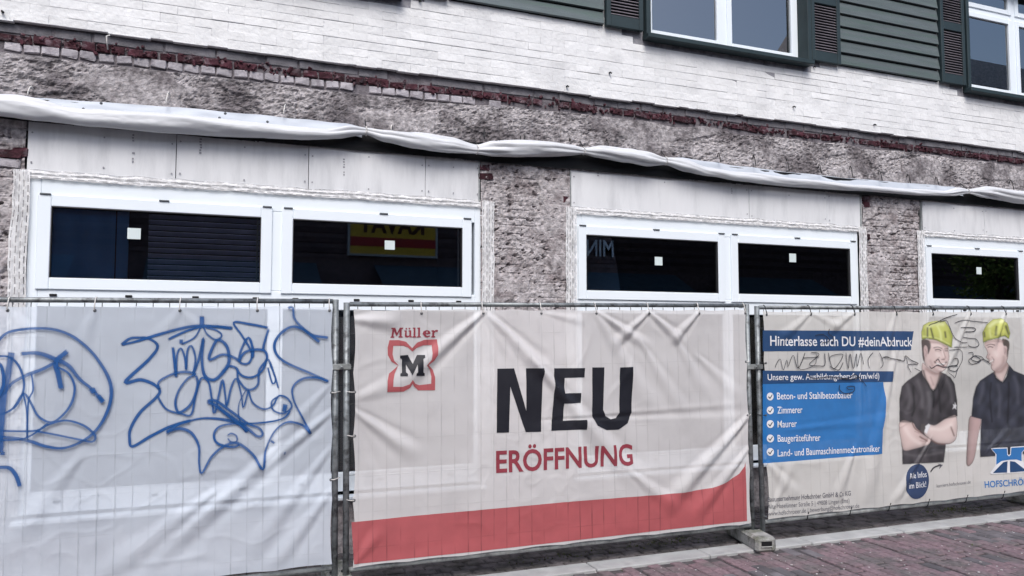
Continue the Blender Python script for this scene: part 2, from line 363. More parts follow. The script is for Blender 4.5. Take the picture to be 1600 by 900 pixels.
# ---- white painted brickwork
YB = -.035
UW = [(-.53, 1.54), (3.990, 6.075), (8.480, 10.565)]            # upper window openings
bm = bmesh.new(); bx(bm, -4, 13.5, YB + .0045, .12, ZW + .004, 4.72)
xs_ = [-4] + [q for p in UW for q in p] + [13.5]
for k in range(0, len(xs_), 2): bx(bm, xs_[k], xs_[k + 1], YB + .0045, .12, 4.7202, 6.2)
wall = obj('brick_wall', bm, 'white_mortar', house)
wb_meshes = [brickmesh('brick', .2494, .06, CO, .0020, .0010, s + 40) for s in range(6)]
for m_ in wb_meshes: m_.materials.append(MATS['white_brick'])
SID_Z = 4.79
bl = []
for c in range(0, 11):
    for k in range(-18, 56):
        x = k * .25 + (.125 if c % 2 else 0); z = ZW + CO * (c + .5)
        if x < -3.8 or x > 13.3: continue
        if z > 4.70 and any(p - .13 < x < q + .13 for p, q in UW): continue
        px, py = proj((x, YB, z)); bl.append((-60 < px < 1660 and -12 < py < 900, 1 / ((Vector((x, YB, z)) - CAM).length ** 2), x, z, c))
vis = sorted([b for b in bl if b[0]], key=lambda b: -b[1]); vbig = vis[:300]; vrest = vis[300:] + [b for b in bl if not b[0]]
def wbrick_xf(x, z, c):
    long_ = .0018 * (1 if N(x * .35, c * 3.7) > .05 else 0)            # some beds are open, most painted shut
    return Vector((x, YB + .03 + .0016 * N(x * .9, c * 5.1, 3.) + rnd.gauss(0, .0012), z - long_)), (rnd.gauss(0, .016), rnd.gauss(0, .003), rnd.gauss(0, .004))
def wopen(x, c):
    t = N(x * .42, c * 7.3, 1.) + .55 * N(x * 1.6, c * 3.1, 6.) + (.25 if c in (3, 5) else 0)
    return 1.000 - .068 * sm(-.18, .40, t)
for (_, _, x, z, c) in vbig:
    o = bpy.data.objects.new('brick', rnd.choice(wb_meshes)); link(o, wall); o.location, o.rotation_euler = wbrick_xf(x, z, c); o.scale.z = wopen(x, c)
bm = bmesh.new()
for (_, _, x, z, c) in vrest:
    p, r = wbrick_xf(x, z, c); b2 = bmesh.new(); b2.from_mesh(rnd.choice(wb_meshes)); b2.transform(Matrix.Translation(p) @ Euler(r).to_matrix().to_4x4() @ Matrix.Diagonal((1, 1, wopen(x, c), 1)))
    tm = bpy.data.meshes.new('t'); b2.to_mesh(tm); b2.free(); bm.from_mesh(tm); bpy.data.meshes.remove(tm)
o = obj('brick', bm, 'white_brick', wall); tag(o, kind='stuff')
# ragged paint edge and mortar crumbs along the bottom of the white brick
bm = bmesh.new(); x = -3.6
while x < 12.5:
    L = rnd.uniform(.05, .5); 
    if rnd.random() < .55: bx(bm, x, x + L, YB - .004 + rnd.uniform(0, .004), YB + .05, ZW - rnd.uniform(.004, .014), ZW + .003, .002)
    x += L + rnd.uniform(.02, .3)
tag(obj('mortar_edge', bm, 'white_brick', house), kind='stuff')
# ---- stripped band below: grey course, red course, light headers, rough render
band = box('stripped_band', -4, 13.5, .012, .2, 3.30, ZW - .0, 'joint_mortar', house)
for cname, matn, zc, hh, lengths, x0, x1 in (('grey', 'grey_render', ZW - .046, .074, (.5, .26, .26, .38), -3.5, 12.5), ('red', 'red_brick', ZW - .117, .060, (.13, .19, .25, .10), -3.5, 12.5), ('light', 'light_brick', ZW - .187, .062, (.122, .122, .12, .125), -3.5, 2.6)):
    ms = []
    for s, Lg in enumerate(lengths):
        me = brickmesh('brick', Lg - .012, .07, hh, .006, .002 if cname == 'grey' else .006, s + 60)
        me.materials.append(MATS[matn]); ms.append((Lg, me))
    x = x0
    while x < x1:
        Lg, me = rnd.choice(ms); skip = False
        t = sm(0, 5, x)
        if cname == 'red' and rnd.random() < .10 + .12 * sm(0, 3, x): skip = True
        if cname == 'light' and rnd.random() < .06 + .5 * sm(1.2, 2.6, x): skip = True
        if cname == 'grey' and rnd.random() < .05: skip = True
        if not skip:
            o = bpy.data.objects.new('brick', me); link(o, band)
            o.location = (x + Lg / 2, .03 + {'grey': .008, 'red': rnd.uniform(-.012, .008), 'light': rnd.uniform(-.006, .006)}[cname], zc + rnd.uniform(-.003, .003) - (rnd.uniform(0, .008) if cname == 'red' else 0))
            o.rotation_euler = (rnd.gauss(0, .03), rnd.gauss(0, .012 if cname == 'grey' else .03), rnd.gauss(0, .02)); o.scale.z = rnd.uniform(.8, 1.08) if cname == 'red' else 1
        x += Lg
# crumbled red brick chips further right
bm = bmesh.new()
for k in range(900):
    x = rnd.uniform(-2, 12); s = rnd.uniform(.006, .022)
    mtx = Matrix.Translation((x, rnd.uniform(-.012, .01), ZW - .117 + rnd.gauss(0, .022))) @ Euler((rnd.uniform(0, 6), rnd.uniform(0, 6), rnd.uniform(0, 6))).to_matrix().to_4x4() @ Matrix.Diagonal((s * rnd.uniform(.8, 2), s * .7, s, 1))
    bmesh.ops.create_cube(bm, size=1.2, matrix=mtx)
o = obj('brick_rubble', bm, 'red_brick', band); tag(o, kind='stuff')
ZR1 = ZW - .222
def render_sheet(a, b):
    x = -3.2 + a * 15.4; top = ZR1 + .012 * N(x * 3, 2.) + (.055 * sm(1.5, 3.2, x) * (1 + .6 * N(x * 2.2, 9.))); z = 3.36 + b * (top - 3.36)
    h = .010 * FBM(x * 5, z * 5, 1.5, 3) + .010 * FBM(x * 20, z * 34, 4., 4) + .007 * FBM(x * 50, z * 60, 8., 3)
    d = abs(math.sin((x * .9 - z * 1.3) * 38 + 5 * N(x * 4, z * 4, 2.)))                # chisel strokes, slanted
    h -= .006 * (1 - d) ** 3 * sm(-.1, .3, N(x * 2, z * 3, 7.)) + .010 * sm(.30, .50, FBM(x * 15, z * 30, 21., 3))
    bxx = x / .62 + .3 * N(x * .7, 30.); h -= .014 * sm(.955, .99, abs(bxx - math.floor(bxx) - .5) * 2) * sm(-.1, .2, N(x * .6, 50.))
    h += .014 * sm(.05, .13, FBM(x * 1.6, z * 2.9, 11., 3))                             # plaster patches left standing
    pl = sm(.10, .18, FBM(x * 1.1, z * 2.2, 33., 3)); h = h * (1 - .7 * pl) + .010 * pl
    y = -.004 - h
    if b > .97: y = .02
    return (x, y, z)
o = grid('rough_render', 1500, 50, render_sheet, 'rough_render', house, smooth=False)
# black strip filling the dark gap behind the rolled tarpaulin
grid('black_strip', 160, 4, lambda a, b: (-2.5 + a * 14, -.030 + .006 * N(a * 60, b * 2), 3.36 + b * .17 + .012 * N(a * 30, 3.)), 'black_sheet', house)

# ---- piers between the windows
def pier(x0, x1, seed, brickish, z0=-.3, z1=3.40):
    def f(a, b):
        x = x0 + a * (x1 - x0); z = z0 + b * (z1 - z0)
        zz = z / .0735 + .12 * N(x * 6, z * 6, seed); row = math.floor(zz); jz = abs(zz - row - .5) * 2
        xx = x / .15 + (.5 if row % 2 else 0) + .15 * N(row * 7.7, x, seed); jx = abs(xx - math.floor(xx) - .5) * 2
        jm = max(sm(.72, .98, jz), sm(.84, 1., jx)) * (brickish * (.4 + 1.2 * max(0, N(x * 3, z * 3, seed + 3) + .35)))
        h = .012 * FBM(x * 6, z * 6, seed, 4) + .010 * FBM(x * 22, z * 30, seed + 5, 3) - .014 * jm + .008 * N(math.floor(xx) * 3.3, row * 5.1, seed) * brickish
        pit = FBM(x * 15, z * 30, seed + 9, 2); h -= .032 * sm(.42, .56, pit)
        pl = sm(.06, .14, FBM(x * 2.4, z * 2.0, seed + 21, 3)); h = h * (1 - .75 * pl) + .012 * pl
        sl = abs(math.sin((x * 1.2 + z) * 30 + 4 * N(x * 5, z * 5, seed))); h -= .006 * (1 - sl) ** 3 * (N(x * 3, z * 3, seed + 7) > 0)
        return (x, -.006 - h, z)
    n = int((z1 - z0) / .011)
    p = grid('pier', 90, n, f, 'pier_render', house, smooth=False)
    return p
p1 = pier(2.290, 3.185, 3.1, .5); p2 = pier(6.835, 7.725, 8.7, .85); p0 = pier(-2.4, -1.25, 14.2, 1.1)
def loose_bricks(p, items, seed):
    r = random.Random(seed)
    for (px, py, L, matn) in items:
        x, z = at(px, py, -.01); me = brickmesh('brick', L, .06, .062, .008, .008, r.randint(0, 999)); me.materials.append(MATS[matn])
        o = bpy.data.objects.new('brick', me); link(o, p); o.location = (x, .012, z); o.rotation_euler = (r.gauss(0, .04), r.gauss(0, .04), r.gauss(0, .04))
loose_bricks(p1, [(757, 262, .1, 'red_brick'), (760, 276, .14, 'red_brick'), (884, 312, .08, 'red_brick')], 1)
loose_bricks(p2, [(1353, 310, .12, 'red_brick'), (1354, 320, .10, 'red_brick'), (1356, 370, .05, 'red_brick')], 2)
loose_bricks(p0, [(10, 240, .2, 'red_brick'), (32, 238, .1, 'red_brick'), (12, 255, .16, 'light_brick')], 3)

# ---- windows
def frame_ring(bm, x0, x1, z0, z1, wd, y0, y1, bev=.004, wb=None):
    wb = wb or wd
    bx(bm, x0, x0 + wd, y0, y1, z0, z1, bev); bx(bm, x1 - wd, x1, y0, y1, z0, z1, bev)
    bx(bm, x0 + wd + .0005, x1 - wd - .0005, y0 + .0008, y1, z1 - wd, z1 - .0006, bev); bx(bm, x0 + wd + .0005, x1 - wd - .0005, y0 + .0008, y1, z0 + .0006, z0 + wb, bev)
YF = .004                                           # front of the plastic frames
def shopwindow(x0, panes, label_no):
    x1 = x0 + 3.53
    bm = bmesh.new()
    # outer frame, transom and mullion as one welded frame
    mid = (panes[0][1] + panes[1][0]) / 2
    bx(bm, x0, x0 + .075, YF, .09, .50, 2.945, .004); bx(bm, x1 - .075, x1, YF, .09, .50, 2.945, .004)
    bx(bm, x0 + .0755, x1 - .0755, YF + .001, .09, 2.80, 2.944, .004); bx(bm, x0 + .0755, x1 - .0755, YF + .001, .09, 2.00, 2.15, .004)
    bx(bm, x0 + .0755, x1 - .0755, YF + .001, .09, .501, .655, .004)
    bx(bm, mid - .06, mid + .06, YF + .002, .09, .656, 1.999, .004); bx(bm, mid - .06, mid + .06, YF + .002, .09, 2.151, 2.799, .004)
    wnd = obj('window', bm, 'pvc', house)
    box('sill', x0 - .03, x1 + .03, -.07, .05, .44, .468, 'pvc', wnd, .004)
    for pi, (a, b) in enumerate(panes):
        bm = bmesh.new(); frame_ring(bm, a - .088, b + .088, 2.128, 2.832, .088, YF - .016, .06, .005)
        sash = obj('sash', bm, 'pvc', wnd)
        bm = bmesh.new(); frame_ring(bm, a - .0015, b + .0015, 2.2145, 2.7455, .006, YF - .012, .045, 0); obj('gasket', bm, 'pvc_gasket', wnd)
        box('spacer', b - .030, b - .018, .034, .05, 2.225, 2.74, 'sash_spacer', wnd)
        box('pane', a - .02, b + .02, .018, .022, 2.20, 2.76, 'glass_dark', wnd)
        box('pane', (x0 + .07) if pi == 0 else mid + .055, mid - .055 if pi == 0 else x1 - .07, .028, .032, .65, 2.005, 'glass_dark', wnd)
        for cx in (a - .04, (a + b) / 2 + .02, b + .045):
            box('hinge_cap', cx - .036, cx + .036, YF - .026, YF + .01, 2.826, 2.838, 'cap_grey', wnd, .003)
        for cx in (a + .03, a + .53, a + 1.0, b - .03):
            box('drain_cap', cx - .024, cx + .024, YF - .010, YF + .01, 2.078, 2.096, 'cap_black', wnd, .003)
        for cx in (a + .1, a + .75, b - .1):
            box('drain_cap', cx - .024, cx + .024, YF - .008, YF + .01, .575, .590, 'cap_grey', wnd, .003)
    # pleated sealing tape along head and jambs
    rr = random.Random(int(x0 * 100))
    def head(a, b):
        x = x0 - .05 + a * (x1 - x0 + .10); z = 2.938 + b * (.070 + .012 * N(x * 7, 3.)) + .006 * N(x * 2.3, 1.) ; y = -.014 - .0025 * math.sin(b * math.pi * 4) - .006 * N(x * 9, b * 3) - .004 * N(x * 30, b * 6)
        return (x, y, z)
    grid('sealing_tape', 260, 14, head, 'seal_tape', wnd, attr=('tape', lambda a, b: (a * 3.6, b * .08, 0)))
    for s in (0, 1):
        xa = x0 - .105 if s == 0 else x1 - .012
        if s == 1 and x1 > 11: continue
        def jamb(a, b, xa=xa):
            z = .5 + b * 2.50; x = xa + a * .112 + (.012 if s else -.012) * N(z * 6, xa + 5.) * (a if s else 1 - a) + .006 * N(z * 3, xa) + .004 * N(z * 11, a * 3); y = -.024 - .004 * abs(math.sin(a * math.pi * 3.5 + .6 * N(z * 2, 4.))) - .007 * N(z * 8, a * 4, xa)
            return (x, y, z)
        grid('sealing_tape', 26, 240, jamb, 'seal_tape', wnd, attr=('tape', lambda a, b: (b * 2.5, a * .12, 0)))
    return wnd
W1 = shopwindow(-1.215, [(-1.070, .408), (.658, 2.120)], 1)
W2 = shopwindow(3.240, [(3.360, 4.871), (5.123, 6.642)], 2)
W3 = shopwindow(7.760, [(7.889, 9.372), (9.62, 11.10)], 3)
def sticker(wnd, px, py, w_, h_):
    x, z = at(px, py, .016); box('sticker', x - w_ / 2, x + w_ / 2, .0145, .0165, z - h_ / 2, z + h_ / 2, 'sticker', wnd)
sticker(W1, 209.5, 365, .092, .085); sticker(W1, 609, 383, .088, .078); sticker(W2, 1029, 408, .088, .084); sticker(W2, 1238.5, 403, .090, .092); sticker(W3, 1529.5, 423, .085, .085)
# row of slats and curtain set behind the first pane
bm = bmesh.new()
for k in range(17):
    z = 2.13 + k * .044
    vs = [bm.verts.new(p) for p in ((-.42, .092, z), (.50, .092, z), (.50, .060, z + .026), (-.42, .060, z + .026), (-.42, .066, z + .033), (.50, .066, z + .033))]
    bm.faces.new((vs[0], vs[1], vs[2], vs[3])); bm.faces.new((vs[3], vs[2], vs[5], vs[4]))
o = obj('slats', bm, 'slats', W1); box('slat_back', -.42, .50, .102, .106, 2.11, 2.86, 'black_sheet', W1); o['label'] = 'row of slats set behind the glass'  # black backing keeps the gaps between the slats dark
grid('curtain', 40, 2, lambda a, b: (-1.15 + a * .50, .075 + .006 * math.sin(a * 18), 2.10 + b * .75), 'curtain', W1)
box('slat_post', -.64, -.56, .062, .10, 2.1, 2.85, 'curtain', W1)
# dark room behind the windows
bm = bmesh.new(); bx(bm, -3, 12.5, 1.6, 1.7, -.2, 3.4); bx(bm, -3, 12.5, .21, 1.598, 3.28, 3.4); bx(bm, -3, 12.5, .21, 1.598, -.2, -.1)
bx(bm, 2.35, 3.12, .1, 1.58, -.09, 3.27); bx(bm, 6.9, 7.66, .1, 1.58, -.09, 3.27); bx(bm, -2.6, -1.35, .1, 1.58, -.09, 3.27)
obj('interior_wall', bm, 'interior', house)
# wall below the windows
bm = bmesh.new(); bx(bm, -1.26, 2.30, .01, .2, -.3, .438); bx(bm, 3.18, 6.84, .01, .2, -.3, .438); bx(bm, 7.72, 12.5, .01, .2, -.3, .438)
obj('base_wall', bm, 'pier_render', house)

# ---- boards above the windows
def board(pxa, pxb, first=False, marks=()):
    xa, xb = at(pxa, 260, .01)[0], at(pxb, 260, .01)[0]
    b = box('board', xa + .0025, xb - .0025, -.004 + rnd.uniform(-.003, .003), .03, 2.95, 3.388, 'plasterboard', house, .002)
    for k in range(3):
        for z in (3.05, 3.30):
            if k == 1 and rnd.random() < .4: continue
            x = (xa + .03, (xa + xb) / 2, xb - .03)[k]; bm = bmesh.new()
            bmesh.ops.create_cone(bm, cap_ends=True, segments=8, radius1=.0065, radius2=.0065, depth=.002, matrix=Matrix.Translation((x, -.0086, z + rnd.uniform(-.02, .02))) @ Matrix.Rotation(math.pi / 2, 4, 'X'))
            obj('screw', bm, 'board_mark', b)
    for (px, py, n_) in marks:                           # faint printed lines of the board maker, too pale to read
        x, z = at(px, py, -.01); bm = bmesh.new()
        for k in range(n_): 
            if rnd.random() < .75: bx(bm, x + rnd.uniform(-.006, 0), x + rnd.uniform(.008, .016), -.0088, -.0075, z - k * .022, z - k * .022 + .012)
        tag(obj('print_mark', bm, 'board_mark', b), kind='stuff')
    return b
board(42, 275, marks=[(207, 212, 3), (207, 240, 4)]); board(275, 482, marks=[(313, 210, 8)]); board(482, 664, marks=[(537, 250, 8)]); board(664, 750)
board(891, 1168, marks=[(934, 268, 3)]); board(1168, 1289, marks=[(1143, 296, 3)]); board(1289, 1344); board(1437, 1533); board(1533, 1750); board(1750, 1900)
o = box('board_backing', -1.3, 12.4, .035, .06, 2.95, 3.36, 'black_sheet', house)
# corner beads at board ends
for px in (749, 891.5, 1344, 1437.5):
    x = at(px, 290, -.01)[0]; box('corner_bead', x - .006, x + .006, -.014, .02, 2.99, 3.385, 'galv_light', house, .002)

# ---- green lap siding, shutters and upper windows
YS = -.035
def planks(xa, xb):
    back = box('siding', xa, xb, YS - .006, YS - .001, SID_Z + .004, 6.2, 'black_sheet', house)
    zs = [SID_Z, 4.925, 5.077, 5.225, 5.372, 5.52, 5.667, 5.815, 5.962, 6.11]
    for z0, z1 in zip(zs, zs[1:]):
        x = xa
        while x < xb - .01:
            L = min(xb - x, rnd.uniform(2.2, 3.6)); L = xb - x if xb - x - L < .4 else L
            bm = bmesh.new(); t0, t1 = -.042 + rnd.uniform(-.003, .003), -.008
            v = [bm.verts.new(p) for p in ((x + .001, YS + t0, z0 + .016), (x + L - .001, YS + t0, z0 + .016), (x + L - .001, YS + t1 - .012, z1 - .004), (x + .001, YS + t1 - .012, z1 - .004), (x + .001, YS + t0 + .03, z0 + .012), (x + L - .001, YS + t0 + .03, z0 + .012), (x + L - .001, YS + t1, z1 - .004), (x + .001, YS + t1, z1 - .004))]
            for f in ((0, 1, 2, 3), (5, 4, 7, 6), (4, 5, 1, 0), (3, 2, 6, 7), (4, 0, 3, 7), (1, 5, 6, 2)): bm.faces.new([v[i] for i in f])
            obj('plank', bm, 'siding', back); x += L
planks(1.97, 3.535); planks(6.51, 8.045)
def shutter(xa, xb):
    zb, zt = SID_Z - .004, 6.2; bm = bmesh.new(); y0, y1 = YS - .062, YS - .012; st_ = .048
    bx(bm, xa, xa + st_, y0, y1, zb, zt, .004); bx(bm, xb - st_, xb, y0, y1, zb, zt, .004)
    rails = [(zb, zb + .115), (5.435, 5.535), (zt - .1, zt - .001)]
    for a, b in rails: bx(bm, xa + st_ + .0005, xb - st_ - .0005, y0 + .003, y1, a + .001, b, .004)
    s = obj('shutter', bm, 'dark_green', house)
    box('back_board', xa + .01, xb - .01, y1 + .001, y1 + .006, zb + .01, zt - .01, 'dark_green', s)
    for a, b in ((rails[0][1], rails[1][0]), (rails[1][1], rails[2][0])):
        bm = bmesh.new(); z = a + .008
        while z < b - .02:
            vs = [(y0 + .006, z), (y0 + .012, z - .004), (y1 - .008, z + .022), (y1 - .014, z + .026)]
            q = [[bm.verts.new((x, y, zz)) for (y, zz) in vs] for x in (xa + st_ - .004, xb - st_ + .004)]
            for k in range(4): bm.faces.new((q[0][k], q[0][(k + 1) % 4], q[1][(k + 1) % 4], q[1][k]))
            z += .031
        o = obj('louver', bm, 'louver', s); tag(o, kind='stuff')
    return s
shutter(3.550, 3.962); shutter(6.090, 6.500); shutter(8.060, 8.462); shutter(1.555, 1.955)
def upper_window(xa, xb, trans=5.83):
    zc0, zt = 4.742, 6.2; yc = YS - .075; bm = bmesh.new()
    bx(bm, xa, xa + .05, yc, .119, zc0, zt, .004); bx(bm, xb - .05, xb, yc, .119, zc0, zt, .004); bx(bm, xa + .0495, xb - .0495, yc + .001, .119, zt - .04, zt - .001, 0); bx(bm, xa + .0495, xb - .0495, yc + .001, .119, zc0 + .002, zc0 + .0225, 0)
    c = obj('window', bm, 'dark_green', house)
    box('sill', xa - .004, xb + .004, yc - .035, .05, zc0 - .025, zc0 + .022, 'dark_green', c, .005)
    yf = .045; bm = bmesh.new(); a0, a1 = xa + .0515, xb - .0515; mid = (a0 + a1) / 2; z0 = zc0 + .023
    bx(bm, a0, a0 + .05, yf, yf + .06, z0, zt, .004); bx(bm, a1 - .05, a1, yf, yf + .06, z0, zt, .004); bx(bm, mid - .045, mid + .045, yf + .001, yf + .06, z0, zt, .004)
    for q0, q1 in ((a0 + .051, mid - .046), (mid + .046, a1 - .051)):
        bx(bm, q0, q1, yf + .001, yf + .06, z0 + .001, z0 + .06, .004); bx(bm, q0, q1, yf + .001, yf + .06, trans - .04, trans + .04, .004)
    fr = obj('frame', bm, 'pvc', c)
    for q0, q1 in ((a0 + .052, mid - .047), (mid + .047, a1 - .052)):
        for s0, s1 in ((z0 + .062, trans - .042), (trans + .042, zt - .01)):
            bm = bmesh.new(); frame_ring(bm, q0 - .012, q1 + .012, s0 - .012, s1 + .012, .062, yf - .014, yf + .05, .005); obj('sash', bm, 'pvc', c)
            box('pane', q0 + .03, q1 - .03, yf + .012, yf + .016, s0 + .03, s1 - .03, 'glass_upper', c)
    box('curtain', a0 + .03, a0 + .30, .13, .14, z0, zt, 'net_curtain', c)
    box('net_curtain', mid - .30, mid + .06, .13, .14, z0, zt, 'net_curtain', c)
    box('room', a0 - .02, a1 + .02, .21, .23, z0 - .02, zt, 'interior', c)
upper_window(3.990, 6.075); upper_window(8.480, 10.565); upper_window(-.53, 1.54)
# small anchor bolts and a cut cable in the white brick
for px, py in ((952, 114), (885, 135), (1271, 105), (1239, 167), (1365, 195), (4, 19), (655, 2)):
    x, z = at(px, py, YB); tubeobj('anchor_bolt', [(x, YB + .02, z), (x, YB - .022, z), (x + .012, YB - .028, z - .012)], .008, 'wire_dark', house, 6)
for px, y0_, y1_ in ((167, 57, 77), (1176, 52, 52)):
    if y0_ != y1_:
        x, z = at(px, y0_, YB); x2, z2 = at(px + 1, y1_, YB); tubeobj('cable_stub', [(x + .02, YB - .004, z + .01), (x, YB - .012, z), (x2, .0 - .02, z2)], .006, 'cord_white', house, 6)

# ================================================================ TARPAULIN
tarp_root = empty('tarpaulin', (0, 0, 0))
tag(tarp_root, 'white rolled up tarpaulin tied along the wall above the lower windows', 'tarpaulin')
TOP = [(-60, 146), (0, 149), (60, 152), (150, 158), (270, 166), (400, 178), (470, 185), (540, 192), (572, 199), (600, 202), (650, 207), (700, 215), (745, 227), (770, 221), (810, 220), (860, 222), (895, 226), (912, 231), (935, 228), (975, 231), (1010, 236), (1040, 246), (1070, 246), (1110, 252), (1150, 258), (1250, 270), (1340, 279), (1440, 287), (1490, 291), (1512, 296), (1540, 292), (1600, 299), (1700, 309)]
BOT = [(-60, 172), (0, 180), (60, 187), (150, 197), (270, 207), (400, 216), (470, 220), (530, 217), (572, 211), (600, 222), (650, 233), (700, 238), (745, 240), (770, 243), (810, 244), (860, 244), (895, 243), (912, 241), (935, 247), (975, 255), (1010, 259), (1040, 257), (1070, 267), (1110, 276), (1150, 283), (1250, 292), (1340, 299), (1440, 305), (1490, 306), (1512, 302), (1540, 309), (1600, 318), (1700, 327)]
TIES = [572, 745, 912, 1040, 1512]
NT, NA = 900, 40
def tarp_pt(a, b):
    px = -60 + a * 1760; th = b * 2 * math.pi
    near = min(abs(px - t) for t in TIES); pinch = math.exp(-(near / 26.) ** 2); pr = math.exp(-(near / 70.) ** 2)
    yc = -.112
    x, zt = at(px, interp(TOP, px), yc); _, zb = at(px, interp(BOT, px), yc)
    flap = sm(20, 130, px) * (1 - sm(500, 560, px)) + sm(1050, 1110, px) * (1 - sm(1470, 1505, px))
    zt -= flap * .068
    zc = (zt + zb) / 2; rz = (zt - zb) / 2; ry = rz * 1.0 * (1 - .25 * pinch)
    f = 1 + .13 * math.sin(th * 2 + x * 2.1 + 2.5 * N(x * 1.1, 3.)) + .10 * math.sin(th * 5 + x * 4. + 4 * N(x * 1.7, 5.)) * (.35 + pr) + .05 * N(x * 5, math.cos(th) * 1.5, math.sin(th) * 1.5) + .035 * N(x * 16, math.cos(th) * 3, math.sin(th) * 3)
    cr = .30 * pr * (1 - .4 * pinch) * (abs(math.sin(th * 3.5 + 3 * N(x * .5, 1.) + x * 1.5)) - .64); f += cr
    f -= .12 * max(0, 1 - abs(((th / math.pi + .25 * N(x * .8, 7.)) % 1) - .2) / .05) * sm(-.2, .3, N(x * 1.3, 12.))
    f = min(f, 1.12)
    return (x, yc + .0 - ry * math.cos(th) * f, zc + rz * math.sin(th) * f)
o = grid('roll', NT, NA, tarp_pt, 'tarp', tarp_root)
for pa, pb in ((10, 566), (1056, 1506)):
    def flap_pt(a, b, pa=pa, pb=pb):
        px = pa + a * (pb - pa); yb = -.10; x, z = at(px, interp(TOP, px), -.06)
        _, zb = at(px, interp(TOP, px), -.115); e = sm(0, .2, a) * (1 - sm(.85, 1, a))
        z0 = zb - .075; z1 = z + .004 + .006 * N(x * 4, 2.)
        return (x, -.028 + (1 - b) * -.02 - .006 * N(x * 6, b * 2) + .01 * b * N(x * 2.2, 8.), z0 + (z1 - z0) * b)
    grid('flap', 260, 8, flap_pt, 'tarp_flap', tarp_root)
for t in TIES:
    x, zt = at(t, interp(TOP, t), -.115); _, zb = at(t, interp(BOT, t), -.115); zc = (zt + zb) / 2; r = (zt - zb) / 2 + .004
    tubeobj('tie_cord', [(x + .004 * math.sin(3 * k), -.115 - r * math.cos(k * math.pi / 8), zc + r * math.sin(k * math.pi / 8)) for k in range(17)], .0045, 'cord_white', tarp_root, 6)
    tubeobj('tie_cord', [(x, -.115, zt), (x + .005, -.06, zt + .05), (x + .01, -.01, zt + .10)], .004, 'wire_dark', tarp_root, 6)
for px, py, tone, hgt in ((45, 148, 'cord_white', .07), (260, 162, 'cord_white', .10), (443, 178, 'cord_white', .085), (610, 203, 'cord_white', .05), (755, 216, 'wire_dark', .10), (812, 220, 'wire_dark', .05), (818, 220, 'wire_dark', .06), (890, 224, 'wire_dark', .05), (948, 228, 'wire_dark', .07), (1123, 252, 'wire_dark', .09), (1178, 258, 'wire_dark', .11), (1230, 266, 'wire_dark', .13), (1280, 270, 'wire_dark', .10), (1329, 275, 'wire_dark', .12), (1375, 281, 'wire_dark', .11), (1419, 285, 'wire_dark', .10), (1463, 288, 'wire_dark', .09), (1580, 294, 'wire_dark', .11)):
    x, z = at(px, py, -.05); b_ = rnd.uniform(.008, .02)
    tubeobj('hook', [(x - .002, -.085, z - .015), (x, -.075, z + .02), (x + b_ * .5, -.055, z + hgt * .8), (x + b_, -.03, z + hgt), (x + b_ * 1.6, -.012, z + hgt * .7), (x + b_ * 1.6, .01, z + hgt * .5)], .0048, tone, house, 6)
for px, py in ((158, 161), (352, 177), (343, 184), (418, 190), (130, 170)):
    x, z = at(px, py, -.13); bm = bmesh.new(); bmesh.ops.create_uvsphere(bm, u_segments=8, v_segments=6, radius=.011, matrix=Matrix.Translation((x, -.125, z)))
    obj('eyelet', bm, 'cap_grey', tarp_root)

# ================================================================ FENCE
RT = .021
def fence_panel(pxa, pxb, ua, ub, wtop, wbot, label, stretch_lo=None):
    root = empty('mobile_fence', S_M @ Vector((ua, 0, 0)), S_E); tag(root, label, 'fence', 'mobile fence panels along the kerb')
    L = ub - ua
    for u in (0, L): tubeobj('post', [(u, 0, .012), (u, 0, wtop + .012)], RT + .001, 'galvanised', root, 14)
    tubeobj('top_rail', [(RT, 0, wtop), (L - RT, 0, wtop)], RT * .82, 'galvanised', root, 12)
    tubeobj('bottom_rail', [(RT, 0, wbot), (L - RT, 0, wbot)], RT * .82, 'galv_light', root, 12)
    bm = bmesh.new(); k = .08
    while k < L - .05: tube(bm, [(k, .012, wbot), (k, .012, wtop)], .0028, 5); k += .1
    z = wbot + .15
    while z < wtop - .05: tube(bm, [(0, .0165, z), (L, .0165, z)], .0021, 5); z += .25
    o = obj('wire_mesh', bm, 'galvanised', root, True); tag(o, kind='stuff')
    return root
wMt = (loc(548, 477)[1] + loc(1166, 476)[1]) / 2; wMb = (loc(549, 889)[1] + loc(1164, 822)[1]) / 2
wLt = (loc(0, 468)[1] + loc(516, 471)[1]) / 2; wLb = loc(470, 893)[1]
wRt = (loc(1195, 481)[1] + loc(1600, 481)[1]) / 2; wRb = (loc(1195, 814)[1] + loc(1600, 772)[1]) / 2
print('fence', uL1, uM0, uM1, uR0, uR1, wLt, wMt, wRt, wLb, wMb, wRb)
FL = fence_panel(0, 0, uL0, uL1, wLt, wLb, 'grey steel mobile fence panel behind the blue graffiti banner')
FM = fence_panel(0, 0, uM0, uM1, wMt, wMb, 'grey steel mobile fence panel behind the white and red banner')
FR = fence_panel(0, 0, uR0, uR1, wRt, wRb, 'grey steel mobile fence panel behind the banner with two printed workers')
